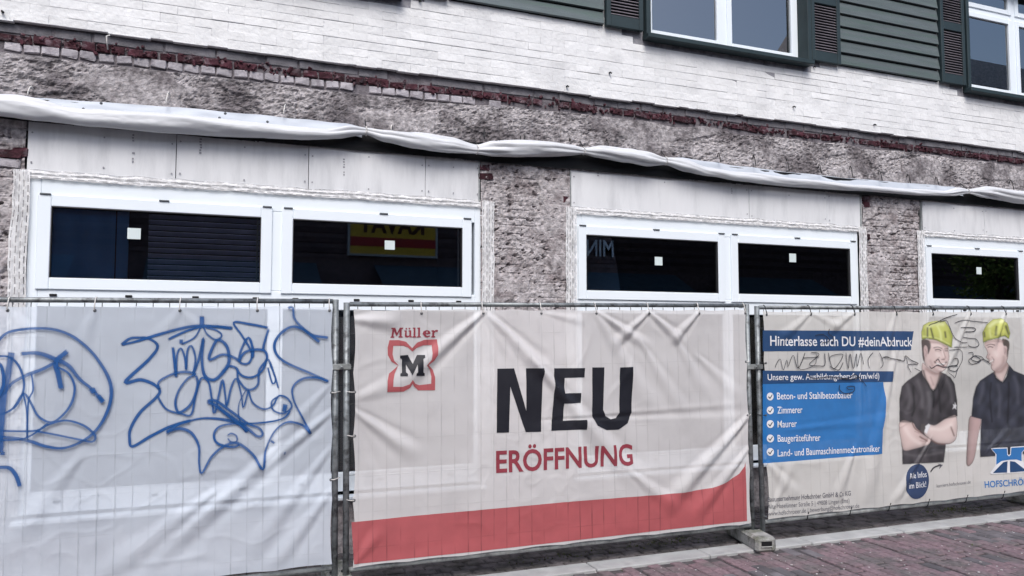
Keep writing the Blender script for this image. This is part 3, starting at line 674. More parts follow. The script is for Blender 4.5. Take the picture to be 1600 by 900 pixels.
def clamp(ua, ub, w_, label):
    c = empty('fence_clamp', S_M @ Vector(((ua + ub) / 2, 0, w_)), S_E); tag(c, label, 'clamp', 'clamps joining the fence panels'); h = (ub - ua) / 2
    for s in (-1, 1):
        bm = bmesh.new(); bx(bm, -h - .028, h + .028, s * .027 - .0025, s * .027 + .0025, -.02, .02, .002); obj('plate', bm, 'galv_light', c)
        bm = bmesh.new()
        tube(bm, [(s * (h + .026), -.026, 0), (s * (h + .031), 0, 0), (s * (h + .026), .026, 0)], .006, 6); obj('end_loop', bm, 'galvanised', c)
    tubeobj('bolt', [(0, -.05, 0), (0, .04, 0)], .008, 'galv_light', c, 8)
    bm = bmesh.new(); bmesh.ops.create_cone(bm, cap_ends=True, segments=6, radius1=.015, radius2=.015, depth=.014, matrix=Matrix.Translation((0, -.036, 0)) @ Matrix.Rotation(math.pi / 2, 4, 'X')); obj('nut', bm, 'galv_light', c)
clamp(uL1, uM0, loc(532, 573)[1], 'steel clamp joining the posts between graffiti banner and white red banner')
clamp(uM1, uR0, loc(1180, 573)[1], 'steel clamp joining the posts between white red banner and workers banner')
def foot(u, yl, rot, label):
    f = empty('concrete_block', S_M @ Vector((u, yl, 0)), (0, -.0095, -.04 + rot)); tag(f, label, 'fence block', 'concrete feet under the fence')
    bm = bmesh.new(); bx(bm, -.090, .090, -.30, .30, -.004, .130, .022)
    for v in bm.verts:
        t = abs(v.co.y) / .30; v.co.z *= 1 - .10 * t ** 3 if v.co.z > .05 else 1; v.co.x *= 1 - .05 * (v.co.z / .135)
        v.co += Vector((rnd.uniform(-.002, .002), rnd.uniform(-.002, .002), 0))
    obj('block', bm, 'concrete_foot', f)
    for s in (-1, 1):
        box('handle_slot', -.045, .045, s * .2985 - .006, s * .2985 + .006, .052, .088, 'cap_black', f)
        box('slot_lip', -.048, .048, s * .302 - .008, s * .302 + .008, .040, .050, 'concrete_foot', f, .003)
    for k in (-.04, .04):
        bm = bmesh.new(); bmesh.ops.create_cone(bm, cap_ends=True, segments=14, radius1=.027, radius2=.027, depth=.004, matrix=Matrix.Translation((k, -.03, .1285))); obj('post_hole', bm, 'cap_black', f)
foot((uM1 + uR0) / 2 - .055, .03, -.20, 'mossy concrete fence foot between the white red banner and the workers banner')
foot((uL1 + uM0) / 2, .10, .02, 'concrete fence foot under the posts beside the graffiti banner')
foot(uR1 - .05, .10, -.05, 'grey concrete fence foot at the far end of the workers banner')

# ---------------------------------------------------------------- banners
YBAN = -.040
class Banner:
    def __init__(s, parent_u, folds, noise_seed, u0, u1, w0, w1, billow=.012, fs=1.2):
        s.folds = []; s.seed = noise_seed; s.u0, s.u1, s.w0, s.w1 = u0, u1, w0, w1; s.billow = billow
        for (a, b, amp, wd) in folds: s.folds.append((Vector(loc(*a)), Vector(loc(*b)), amp * fs, wd))
    def disp(s, u, w_):
        h = 0; p = Vector((u, w_))
        for a, b, amp, wd in s.folds:
            ab = b - a; L = ab.length; t = (p - a).dot(ab) / (L * L)
            if t < -.15 or t > 1.25: continue
            tt = max(0., min(1., t)); q = a + ab * t; d = (p - q)
            sgn = ab.x * d.y - ab.y * d.x
            dist = d.length; wdt = wd * (.35 + .9 * tt)
            if dist > 3 * wdt: continue
            taper = sm(-.15, .05, t) * (1 - sm(.75, 1.25, t)); k = dist / wdt
            prof = math.exp(-k * k) - .45 * math.exp(-((k - 1.5) / .7) ** 2) * (1 if sgn > 0 else .4)
            h += amp * taper * prof
        e = min(sm(0, .12, u - s.u0), sm(0, .12, s.u1 - u), sm(0, .10, w_ - s.w0), sm(0, .12, s.w1 - w_))
        h = h * (.35 + .65 * e) + e * (s.billow * N(u * 1.1, w_ * 1.4, s.seed) + .005 * N(u * 3.3, w_ * 3.8, s.seed + 2) + .0022 * N(u * 11 + w_ * 3, w_ * 9, s.seed + 4))
        for q, amp, ph in ((2.1, .0045, 0.), (4.6, .0028, 40.)):      # small sharp creases
            n_ = N(u * q + .8 * w_ + ph, w_ * q * 1.2 - .5 * u, s.seed + ph); h += e * amp * max(0., 1 - abs(n_) * 9) * sm(-.1, .35, N(u * .9, w_ * .9, s.seed + ph + 7))
        return h
    def pt(s, u, w_, off=0.): return Vector((u, YBAN - s.disp(u, w_) - off, w_))
def banner(name, label, material, B, sag_u, top_px=None):
    """one sheet between its eyelets; top and side edges pull in between the ties"""
    root_u = B.u0; nU = int((B.u1 - B.u0) / .0115); nW = int((B.w1 - B.w0) / .0115)
    def f(a, b):
        u = B.u0 + a * (B.u1 - B.u0); w_ = B.w0 + b * (B.w1 - B.w0)
        k = (u - B.u0) / sag_u; s = math.sin(math.pi * (k - math.floor(k)))
        if b > .5: w_ -= .010 * s * sm(.93, 1, b) * (1 + .6 * N(u * 2, 1.))
        if b < .5: w_ += .008 * s * (1 - sm(0, .06, b)) * (1 + N(u * 1.7, 4.))
        kk = (w_ - B.w0) / .45; s2 = math.sin(math.pi * (kk - math.floor(kk)))
        if a > .5: u -= .012 * s2 * sm(.97, 1, a)
        else: u += .014 * s2 * (1 - sm(0, .03, a))
        return B.pt(u, w_)
    o = grid(name, nU, nW, f, material); o.location = S_O; o.rotation_euler = S_E
    tag(o, label, 'banner', 'printed banners tied to the fence')
    return o
def catmull(P, closed=False, n=8):
    P = [Vector(p) for p in P]; out = []
    m = len(P); rng = range(m) if closed else range(m - 1)
    for i in rng:
        p0 = P[(i - 1) % m] if closed else P[max(i - 1, 0)]; p1 = P[i]; p2 = P[(i + 1) % m]; p3 = P[(i + 2) % m] if closed else P[min(i + 2, m - 1)]
        for k in range(n):
            t = k / n; out.append(.5 * ((2 * p1) + (p2 - p0) * t + (2 * p0 - 5 * p1 + 4 * p2 - p3) * t * t + (3 * p1 - p0 - 3 * p2 + p3) * t ** 3))
    if not closed: out.append(P[-1])
    return out
def lay(bm, B, off, cell=.019):
    """cut a flat (u, w) sheet along a grid and press it onto the banner"""
    us = [v.co.x for v in bm.verts]; ws = [v.co.y for v in bm.verts]
    if not us: return
    k = math.ceil(min(us) / cell)
    while k * cell < max(us):
        bmesh.ops.bisect_plane(bm, geom=list(bm.verts) + list(bm.edges) + list(bm.faces), plane_co=(k * cell, 0, 0), plane_no=(1, 0, 0)); k += 1
    k = math.ceil(min(ws) / cell)
    while k * cell < max(ws):
        bmesh.ops.bisect_plane(bm, geom=list(bm.verts) + list(bm.edges) + list(bm.faces), plane_co=(0, k * cell, 0), plane_no=(0, 1, 0)); k += 1
    for v in bm.verts: v.co = B.pt(v.co.x, v.co.y, off)
def poly(name, B, host, pts, material, off=.002, smooth=False, holes=(), yl=YBAN):
    """flat printed area given by its outline"""
    cu = bpy.data.curves.new('outline', 'CURVE'); cu.dimensions = '2D'; cu.fill_mode = 'BOTH'
    for P in (pts,) + tuple(holes):
        Q = [loc(p[0], p[1], yl) for p in P]
        if smooth: Q = [tuple(q) for q in catmull(Q, True, 6)]
        sp = cu.splines.new('POLY'); sp.points.add(len(Q) - 1); sp.use_cyclic_u = True
        for q, p in zip(Q, sp.points): p.co = (q[0], q[1], 0, 1)
    t = bpy.data.objects.new('t', cu); me = bpy.data.meshes.new_from_object(t); bpy.data.objects.remove(t)
    bm = bmesh.new(); bm.from_mesh(me); bpy.data.meshes.remove(me); bmesh.ops.remove_doubles(bm, verts=bm.verts, dist=1e-5)
    lay(bm, B, off)
    bmesh.ops.recalc_face_normals(bm, faces=bm.faces)
    return obj(name, bm, material, host, smooth=True)
def text_bm(body, bold=0., font_space=1.0):
    cu = bpy.data.curves.new('t', 'FONT'); cu.body = body; cu.offset = bold; cu.space_character = font_space; cu.resolution_u = 4
    t = bpy.data.objects.new('t', cu); me = bpy.data.meshes.new_from_object(t); bpy.data.objects.remove(t)
    bm = bmesh.new(); bm.from_mesh(me); bpy.data.meshes.remove(me); return bm
_h = text_bm('H'); CAPH = max(v.co.y for v in _h.verts); _h.free()
def text(B, host, body, bl, br, tl, material, bold=.0, off=.0035, shear=0., space=1.0):
    """lettering whose first baseline corner, last baseline corner and cap corner are known"""
    bm = text_bm(body, bold, space); x0 = min(v.co.x for v in bm.verts); x1 = max(v.co.x for v in bm.verts)
    a = Vector(loc(*bl, YBAN)); b = Vector(loc(*br, YBAN)); c = Vector(loc(*tl, YBAN)); e = b - a; f = Vector((0, (c - a).y))
    for v in bm.verts:
        t = (v.co.x - x0) / (x1 - x0); s = v.co.y / CAPH; q = a + e * t + f * s + Vector((shear * s * f.y, 0)); v.co = (q.x, q.y, 0)
    lay(bm, B, off, .022); bmesh.ops.recalc_face_normals(bm, faces=bm.faces)
    return obj('lettering', bm, material, host)
def stroke(name, B, host, P, wd, material, off=.003, taper=False, core=.5):
    C = catmull([loc(p[0], p[1], YBAN) for p in P], False, 10)
    Q = [C[0]]
    for c in C[1:]:
        if (c - Q[-1]).length > .008: Q.append(c)
    if len(Q) < 2: Q.append(Q[0] + Vector((.01, 0)))
    verts = []; faces = []; fade = []
    pk_ = (.22 if 'fold' in material else .4) if material.startswith('print') else .9
    prof = ((-2.1, 0), (-1.05, .13), (-core, .93), (core, .93), (1.05, .13), (2.1, 0)) if material == 'spray_blue' else ((-1, 0), (-core, pk_), (core, pk_), (1, 0))
    np_ = len(prof); sd = rnd.uniform(0, 99)
    for i, p in enumerate(Q):
        d = (Q[min(i + 1, len(Q) - 1)] - Q[max(i - 1, 0)]); d = d.normalized() if d.length > 1e-6 else Vector((1, 0)); n = Vector((-d.y, d.x))
        ww = wd * (1 + .45 * N(i * .035, sd) + .12 * N(i * .4, sd)); ends = .80 + .22 * N(i * .05, sd + 9)
        for s, f_ in prof:
            q = p + n * s * ww; verts.append(tuple(B.pt(q.x, q.y, off + .0012 * i / len(Q)))); fade.append(min(1., f_ * (1. if material != 'spray_blue' else ends + .1)) * (.0 if i in (0, len(Q) - 1) else 1.))
    for i in range(len(Q) - 1):
        for k in range(np_ - 1): a = i * np_ + k; faces.append((a, a + 1, a + np_ + 1, a + np_))
    me = bpy.data.meshes.new(name); me.from_pydata(verts, [], faces); at_ = me.attributes.new('fade', 'FLOAT', 'POINT')
    for k, v in enumerate(fade): at_.data[k].value = v
    return obj(name, me, material, host, smooth=True)
def ties(B, host, tops, bottoms, tone, wt, wb, sides=()):
    for px in tops:
        u = loc(px, 486)[0]
        tubeobj('cable_tie', [(u - .003, YBAN - .012 - B.disp(u, B.w1 - .03), B.w1 - .03), (u - .002, -.03, wt - .012), (u, -.022, wt + .010), (u + .002, .0, wt + .021), (u + .002, .02, wt + .0)], .0038, tone, host, 6)
        bm = bmesh.new(); p = B.pt(u, B.w1 - .032, .002); bmesh.ops.create_cone(bm, cap_ends=True, segments=12, radius1=.0105, radius2=.0085, depth=.003, matrix=Matrix.Translation(p) @ Matrix.Rotation(math.pi / 2, 4, 'X')); obj('eyelet', bm, 'cap_grey', host)
    for px in bottoms:
        u = loc(px, 830)[0]
        tubeobj('cable_tie', [(u, YBAN - .008 - B.disp(u, B.w0 + .02), B.w0 + .03), (u, -.034, wb + .03), (u + .002, -.024, wb - .004), (u + .003, -.008, wb - .022), (u + .003, .015, wb - .01)], .0042, tone, host, 6)
    for pu, py, dirn in sides:
        w_ = loc(pu, py)[1]; u = loc(pu, py)[0]; p = B.pt(u, w_, .002); bm = bmesh.new()
        bmesh.ops.create_cone(bm, cap_ends=True, segments=12, radius1=.0105, radius2=.0085, depth=.003, matrix=Matrix.Translation(p) @ Matrix.Rotation(math.pi / 2, 4, 'X')); obj('eyelet', bm, 'cap_grey', host)
        tubeobj('cable_tie', [p + Vector((0, -.002, 0)), p + Vector((dirn * .02, -.004, 0)), Vector((u + dirn * .045, -.026, w_ + .003)), Vector((u + dirn * .065, .0, w_ + .004))], .003, tone, host, 6)

# ---- graffiti banner on the left
fL = [((520, 640), (250, 860), .020, .055), ((515, 700), (400, 850), .014, .05), ((520, 760), (420, 890), .016, .05), ((430, 700), (330, 790), .012, .05), ((330, 770), (170, 890), .018, .06), ((515, 600), (440, 680), .010, .04), ((150, 484), (120, 560), .007, .05), ((282, 484), (240, 540), .007, .05), ((282, 484), (330, 530), .006, .04), ((15, 484), (70, 540), .006, .04), ((120, 720), (10, 860), .010, .07)]
BL = Banner(0, fL, 3.3, uL0 + .04, loc(518.5, 690)[0], wLb + .035, loc(250, 478)[1], .009, .8)
hL = banner('banner', 'white mesh banner covered with blue spray painted graffiti', 'scrim_left', BL, .43)
def g1(L): return [(x / 2.963, 460 + y / 2.963) for x, y in L]
G = [
 ([(560, 235), (600, 205), (640, 200), (690, 205), (730, 240), (690, 300), (580, 405), (650, 395), (710, 415), (740, 445), (720, 480), (650, 545), (605, 620), (600, 670), (615, 703), (700, 655), (800, 607), (900, 580), (960, 573), (1040, 580), (1110, 600), (1145, 640)], 1.1),
 ([(560, 235), (640, 215), (720, 190), (850, 155), (940, 145), (1080, 158)], 1.0), ([(935, 97), (935, 150)], 1.7), ([(775, 210), (850, 175), (930, 150), (1000, 148), (1080, 156)], 1.0),
 ([(838, 232), (900, 200), (935, 150), (960, 185), (1000, 210), (1027, 190), (1000, 165), (945, 152)], .8), ([(840, 205), (838, 232)], 1.0),
 ([(1245, 155), (1160, 138), (1082, 130), (1120, 190), (1165, 270), (1150, 318), (1110, 312), (1115, 260), (1150, 200), (1172, 262), (1165, 300)], .9), ([(1245, 155), (1222, 230), (1218, 260)], .8),
 ([(800, 240), (808, 310), (815, 385)], 1.1), ([(815, 385), (820, 280), (838, 250), (855, 290), (862, 350)], .8), ([(862, 350), (868, 260), (888, 240), (905, 300), (890, 380)], .9), ([(890, 380), (920, 300), (942, 200), (935, 300), (948, 375), (990, 395), (1030, 362), (1060, 310), (1050, 240), (1010, 210), (982, 250), (970, 302), (1030, 278), (1080, 290), (1110, 310)], 1.0),
 ([(1028, 362), (1060, 332), (1098, 345), (1102, 390), (1145, 440), (1192, 420), (1200, 350), (1235, 300), (1225, 262), (1180, 255), (1130, 270), (1100, 320)], .95), ([(1090, 335), (1120, 375), (1170, 382), (1215, 350), (1240, 300), (1270, 370), (1290, 440)], .7), ([(1245, 310), (1275, 390), (1260, 410), (1238, 330)], .6),
 ([(740, 440), (735, 405), (790, 372), (850, 358), (905, 368), (870, 388), (830, 440), (812, 500), (830, 545), (885, 505), (915, 420), (905, 368)], .9), ([(730, 470), (770, 530), (840, 552), (885, 555), (905, 470), (930, 390), (965, 405), (980, 480), (992, 552), (1012, 470), (1030, 395), (1042, 460), (1050, 515), (1070, 430), (1095, 390), (1118, 470), (1126, 525), (1150, 440)], .75),
 ([(1150, 440), (1170, 500), (1220, 530), (1262, 515), (1290, 470), (1330, 480), (1350, 520), (1310, 550), (1265, 535), (1258, 495), (1290, 470)], .7), ([(1322, 505), (1313, 545)], 1.4), ([(1145, 432), (1108, 500), (1105, 560), (1128, 595), (1240, 590), (1312, 572), (1345, 535)], .5),
 ([(955, 495), (1000, 492), (1080, 548), (1150, 598), (1200, 618), (1216, 648), (1190, 655), (1140, 615), (1060, 560), (1000, 515), (955, 495)], 1.1), ([(1000, 515), (1070, 570), (1150, 635)], 1.2),
 ([(1150, 600), (1080, 598), (1015, 612), (990, 650), (1010, 690), (1080, 706), (1110, 692)], .7), ([(1050, 655), (1070, 643), (1095, 655), (1095, 680), (1070, 682), (1050, 660)], .6),
 ([(765, 640), (830, 620), (885, 640), (920, 700), (922, 780), (935, 825), (980, 750), (1040, 700), (1100, 688), (1170, 740), (1217, 808), (1230, 720), (1270, 635), (1330, 590), (1400, 605), (1440, 648)], .9),
 ([(1440, 648), (1400, 570), (1360, 490), (1355, 430), (1400, 390), (1470, 385), (1525, 405)], .8), ([(1525, 405), (1450, 370), (1330, 318), (1282, 280), (1270, 230), (1300, 180), (1350, 150), (1400, 160), (1450, 190), (1525, 200)], .9), ([(1330, 65), (1355, 62), (1362, 110), (1400, 155), (1480, 222)], 1.1), ([(1250, 675), (1275, 690)], .9), ([(1312, 733), (1328, 734)], 1.3), ([(770, 640), (830, 600), (890, 582)], 1.2),
 ([(-60, 290), (-10, 225), (20, 190), (60, 170), (150, 158), (250, 162), (340, 195), (420, 260), (480, 340), (512, 410), (515, 480), (490, 560), (440, 635), (370, 685), (290, 710), (210, 700), (150, 680), (60, 662), (-60, 655)], 1.15),
 ([(95, 275), (180, 272), (260, 300), (320, 330), (370, 390), (430, 440), (482, 500)], 1.3), ([(318, 260), (262, 310), (272, 370), (287, 440)], 1.7), ([(262, 312), (200, 345), (130, 372), (60, 410), (20, 460), (-30, 480)], 1.1), ([(425, 430), (440, 460)], 1.8), ([(455, 465), (482, 500)], 1.6),
 ([(265, 335), (320, 365), (348, 430), (330, 510), (280, 570), (235, 590), (180, 560), (140, 490), (110, 460), (60, 530), (-10, 560)], .75), ([(-40, 290), (40, 288), (90, 330), (115, 410), (100, 480), (60, 535)], .8), ([(58, 265), (40, 370), (20, 470), (8, 600), (4, 735)], 2.4), ([(0, 735), (32, 735)], 1.2),
 ([(-40, 628), (160, 630), (230, 600), (310, 582), (390, 605), (442, 650), (430, 680), (370, 670), (250, 645), (165, 630)], .85), ([(-20, 672), (90, 670), (150, 650), (235, 590)], .9), ([(148, 360), (157, 440), (135, 500), (130, 670)], .55), ([(110, 450), (128, 540), (132, 670)], .55), ([(-40, 800), (10, 798), (50, 803), (80, 840), (97, 895)], 1.1), ([(-30, 310), (10, 330), (20, 420), (-20, 500)], .9)]
for k, (L, wd) in enumerate(G): stroke('graffiti_stroke', BL, hL, g1(L), .0098 * wd, 'spray_blue', .003 + .0004 * k, core=.62)
ties(BL, hL, (15, 150, 282, 402, 514), (), 'cord_white', wLt, wLb, ((517, 613, 1), (516, 748, 1)))
# white hem of the banner
# ---- opening banner in the middle
fM = [((752, 488), (640, 585), .020, .05), ((757, 488), (850, 585), .026, .05), ((840, 575), (985, 745), .020, .07), ((752, 488), (800, 560), .010, .04), ((928, 486), (1000, 536), .020, .035), ((1010, 487), (960, 535), .016, .035), ((1010, 487), (1056, 530), .022, .035), ((1088, 487), (1048, 532), .016, .035), ((1050, 528), (1095, 610), .012, .05), ((928, 490), (1015, 640), .014, .07), ((850, 490), (905, 500), .008, .03), ((1164, 650), (1045, 780), .022, .06), ((1164, 700), (1085, 800), .014, .05), ((550, 640), (640, 705), .018, .045), ((550, 655), (575, 740), .008, .04), ((860, 655), (1160, 640), -.006, .03), ((985, 740), (1060, 800), .012, .06), ((552, 500), (620, 500), .022, .06), ((560, 620), (680, 575), .008, .08), ((1000, 540), (1060, 640), .010, .05), ((1090, 560), (1150, 620), .008, .05), ((552, 880), (590, 830), .012, .04)]
BM = Banner(0, fM, 8.1, loc(550.5, 690)[0], loc(1165, 650)[0], loc(850, 852)[1], (loc(700, 484)[1] + loc(1100, 483)[1]) / 2, .014)
hM = banner('banner', 'white banner announcing a new opening in black and red letters above a red band', 'scrim_mid', BM, .40)
uE0, uE1 = BM.u0, BM.u1
band_pts = [(549, 816), (650, 806), (780, 794), (900, 783), (1000, 775), (1080, 768), (1112, 762), (1138, 752), (1155, 740), (1163, 729), (1164.5, 722), (1166, 760), (1167, 814), (1060, 825.5), (900, 844), (750, 861), (553, 881.5)]
poly('printed_band', BM, hM, band_pts, 'ink_red', .002)
poly('letter', BM, hM, [(777, 576), (803, 575.5), (822, 642), (822, 575.5), (848, 575), (845, 674.5), (821, 675), (797, 604), (795, 675.5), (775.5, 676)], 'ink_black', .003)
poly('letter', BM, hM, [(866, 575.5), (914, 575), (913, 589.5), (882, 590.5), (882, 614.5), (908, 614), (908, 629.5), (881, 630.5), (880, 657.5), (916, 655.5), (915.5, 671), (861, 673), (865, 620)], 'ink_black', .003)
U_out = [(925, 574), (944, 574), (942, 640), (946, 650), (954, 655), (962, 653), (967, 645), (968, 574), (987.5, 573), (986, 645), (980, 661), (966, 671), (948, 672), (933, 665), (925.5, 650)]
poly('letter', BM, hM, U_out, 'ink_black', .003)
text(BM, hM, 'ERÖFFNUNG', (775, 738), (988, 725), (775, 705.5), 'ink_text_red', .022)
def c7(L): return [(590 + x / 6.925, 500 + y / 6.925) for x, y in L]
def rounded(L, n=3): return L
outer = c7([(130, 218), (230, 216), (310, 235), (378, 305), (430, 245), (510, 214), (645, 208), (652, 300), (648, 380), (610, 440), (550, 487), (600, 540), (622, 620), (622, 760), (440, 762), (395, 720), (377, 690), (350, 735), (280, 775), (104, 780), (106, 660), (125, 580), (225, 495), (150, 450), (112, 380), (110, 300)])
inner = c7([(172, 280), (280, 278), (335, 300), (380, 342), (430, 300), (500, 275), (588, 270), (590, 360), (580, 430), (528, 490), (565, 540), (582, 610), (580, 690), (450, 705), (410, 690), (376, 648), (345, 695), (270, 722), (165, 722), (170, 650), (185, 580), (228, 490), (180, 440), (164, 370)])
poly('emblem', BM, hM, outer, 'ink_red', .003, False, (inner,))
poly('letter', BM, hM, c7([(245, 385), (330, 378), (380, 475), (430, 378), (512, 378), (512, 405), (492, 420), (492, 565), (510, 580), (508, 604), (415, 604), (415, 580), (432, 565), (430, 480), (372, 598), (308, 480), (305, 565), (325, 582), (322, 606), (243, 608), (245, 582), (262, 570), (266, 425), (245, 412)]), 'ink_black', .0035)
# the slab serif name above the emblem, letter by letter
def serif(L): poly('letter', BM, hM, c7(L), 'ink_text_red', .0035)
serif([(148, 84), (190, 84), (212, 140), (240, 82), (278, 82), (275, 98), (262, 100), (262, 174), (274, 178), (272, 190), (228, 190), (229, 177), (238, 174), (238, 122), (208, 176), (180, 122), (172, 176), (184, 180), (182, 192), (140, 192), (142, 180), (152, 176), (160, 100), (146, 98)])
serif([(292, 112), (318, 112), (316, 165), (330, 172), (345, 165), (346, 126), (336, 124), (337, 112), (366, 111), (364, 172), (374, 176), (372, 188), (350, 188), (346, 180), (328, 190), (304, 186), (296, 172), (300, 126), (291, 124)])
serif([(304, 86), (322, 86), (322, 102), (304, 102)]); serif([(338, 85), (356, 85), (356, 101), (338, 101)])
serif([(383, 82), (412, 82), (410, 174), (422, 178), (421, 189), (378, 189), (379, 178), (390, 174), (392, 96), (382, 94)])
serif([(432, 82), (462, 81), (460, 174), (472, 178), (470, 189), (427, 189), (429, 178), (440, 174), (441, 96), (431, 94)])
poly('letter', BM, hM, c7([(488, 150), (498, 122), (530, 108), (562, 116), (574, 138), (570, 152), (520, 156), (538, 172), (566, 166), (570, 178), (544, 190), (514, 184)]), 'ink_text_red', .0035, False, (c7([(526, 142), (546, 138), (544, 124), (532, 122)]),))
serif([(584, 112), (612, 110), (614, 120), (632, 106), (656, 108), (650, 130), (630, 126), (616, 140), (614, 172), (628, 176), (626, 188), (582, 189), (583, 178), (592, 174), (594, 126), (584, 124)])
ties(BM, hM, (657, 752, 843, 928, 1010, 1088, 1160), (), 'cord_white', wMt, wMb, ((553, 612, -1), (553, 680, -1), (552, 780, -1), (1161, 565, 1), (1163, 648, 1)))
# ---- recruiting banner on the right
fR = [((1395, 487), (1372, 570), .010, .045), ((1392, 560), (1345, 785), .012, .07), ((1445, 690), (1392, 782), .011, .035), ((1510, 488), (1480, 560), .014, .035), ((1480, 560), (1440, 650), .008, .05), ((1565, 488), (1545, 540), .013, .035), ((1330, 488), (1290, 515), .012, .04), ((1262, 488), (1215, 530), .010, .04), ((1262, 488), (1320, 520), .008, .04), ((1192, 720), (1235, 770), .012, .05), ((1330, 700), (1300, 780), .010, .05), ((1200, 800), (1230, 730), .008, .04), ((1230, 670), (1380, 655), .005, .04), ((1540, 700), (1600, 640), .008, .05)]
BR = Banner(0, fR, 15.6, loc(1191, 650)[0], uR1 - .05, (loc(1200, 808)[1] + loc(1590, 769)[1]) / 2, (loc(1250, 486)[1] + loc(1590, 487)[1]) / 2, .012)
hR = banner('banner', 'pale recruiting banner with blue boxes and two printed workers in yellow helmets', 'scrim_right', BR, .40)
poly('printed_panel', BR, hR, [(1191.5, 597), (1380, 597), (1382.5, 620), (1383, 645), (1378, 672), (1379, 709), (1191.5, 724)], 'ink_blue', .0018)
poly('printed_panel', BR, hR, [(1191.5, 516), (1428, 517.5), (1423.5, 547), (1191.5, 549)], 'ink_navy', .0022)
poly('printed_panel', BR, hR, [(1191.5, 579), (1394, 580), (1394.5, 596.5), (1191.5, 600)], 'ink_navy', .0026)
text(BR, hR, 'Hinterlasse auch DU #deinAbdruck', (1203, 540), (1425.5, 541), (1203, 525), 'ink_white', .012, .005)
text(BR, hR, 'Unsere gew. Ausbildungsberufe (m/w/d)', (1199, 594), (1373, 591.5), (1199, 584.5), 'ink_white', .008, .005)
for body, xr, yb, yr in (('Beton- und Stahlbetonbauer', 1331, 624, 622), ('Zimmerer', 1253, 646, 645), ('Maurer', 1244, 668, 666.5), ('Baugeräteführer', 1281, 690, 688.5), ('Land- und Baumaschinenmechatroniker', 1373, 713, 705)):
    text(BR, hR, body, (1214, yb), (xr, yr), (1214, yb - 10.5), 'ink_white', .008, .0045)
for y_ in (619.5, 641, 662.5, 685, 706):
    cx = 1203; el = [(cx + 5.4 * math.cos(t), y_ + 6.2 * math.sin(t)) for t in [k * math.pi / 9 for k in range(18)]]
    poly('bullet', BR, hR, el, 'ink_white', .004); poly('check_mark', BR, hR, [(cx - 2.6, y_ - .5), (cx - .6, y_ + 1.8), (cx + 2.8, y_ - 3.6), (cx + 3.6, y_ - 2.6), (cx - .4, y_ + 4), (cx - 3.4, y_ + .8)], 'ink_black', .0055)
text(BR, hR, 'Bauunternehmung Hofschröer GmbH & Co. KG', (1199.5, 784), (1329, 774), (1199.5, 776.5), 'ink_grey', .014)
text(BR, hR, 'Alte Haselünner Straße 5 | 49808 Lingen (Ems)', (1199.5, 795), (1327, 785), (1199.5, 788), 'ink_grey', .0)
text(BR, hR, 'www.hofschroeer.de | bewerbung@hofschroeer.de', (1199.5, 806), (1342, 793), (1199.5, 799), 'ink_grey', .0)
def c5(L): return [(1380 + x / 6.427, 480 + y / 6.427) for x, y in L]
def c6(L): return [(1380 + x / 5.295, 620 + y / 5.295) for x, y in L]
# the two printed workers: one photographic print, colour varying over a flat patch of the banner
import numpy as np
def sdf(P, X, Y, closed=True):
    d = np.full(X.shape, 1e9); ins = np.zeros(X.shape, bool); m = len(P)
    for i in range(m if closed else m - 1):
        x0, y0 = P[i]; x1, y1 = P[(i + 1) % m]; ex, ey = x1 - x0, y1 - y0; L = ex * ex + ey * ey + 1e-9
        t = np.clip(((X - x0) * ex + (Y - y0) * ey) / L, 0, 1); d = np.minimum(d, np.hypot(X - x0 - t * ex, Y - y0 - t * ey))
        if closed:
            c = (y0 > Y) != (y1 > Y); xi = x0 + (Y - y0) * ex / (ey if abs(ey) > 1e-9 else 1e-9); ins ^= c & (X < xi)
    return np.where(ins, -d, d) if closed else d
PX0, PX1, PY0, PY1 = 1398., 1642., 494., 730.
gx, gy = np.meshgrid(np.arange(PX0, PX1 + .01, .9), np.arange(PY0, PY1 + .01, .9))
RGB = np.zeros(gx.shape + (3,)) + .5; ALP = np.zeros(gx.shape)
def blend(col, a, grow=True):
    global RGB, ALP
    a = np.clip(a, 0, 1); col = np.asarray(col, float)
    if col.ndim == 1: col = np.broadcast_to(col, RGB.shape)
    w0 = np.where(ALP[..., None] < .02, 1., a[..., None]) if grow else a[..., None]
    RGB = RGB * (1 - w0) + col * w0
    if grow: ALP = np.maximum(ALP, a)
def area(P, col, soft=.7, rim=.35, rimw=3., grad=(0, 0), smooth=True, tex=0., texs=.35):
    if smooth: P = [tuple(q) for q in catmull(P, True, 6)]
    d = sdf(P, gx, gy); xs = [p[0] for p in P]; ys = [p[1] for p in P]
    u = (gx - (min(xs) + max(xs)) / 2) / (max(xs) - min(xs)) * 2; v = (gy - (min(ys) + max(ys)) / 2) / (max(ys) - min(ys)) * 2
    sh = 1 + grad[0] * u + grad[1] * v - rim * np.exp(-np.maximum(-d, 0) / rimw)
    if tex: sh = sh * (1 + tex * (np.sin(gx * texs + 1.7 * np.sin(gy * .11) + gy * .12) * .5 + np.sin(gx * texs * .47 - gy * .21 + 2 * np.sin(gx * .05)) * .5))
    blend(np.asarray(col)[None, None, :] * np.clip(sh, .15, 2.2)[..., None], .5 - d / (2 * soft))
def line(P, col, wd, op=.8):
    d = sdf([tuple(q) for q in catmull(P, False, 6)], gx, gy, False); blend(col, op * np.exp(-(d / wd) ** 2), False)
SK, SKD, SKL, DK = (.66, .52, .49), (.30, .19, .18), (.88, .78, .74), (.045, .030, .03)
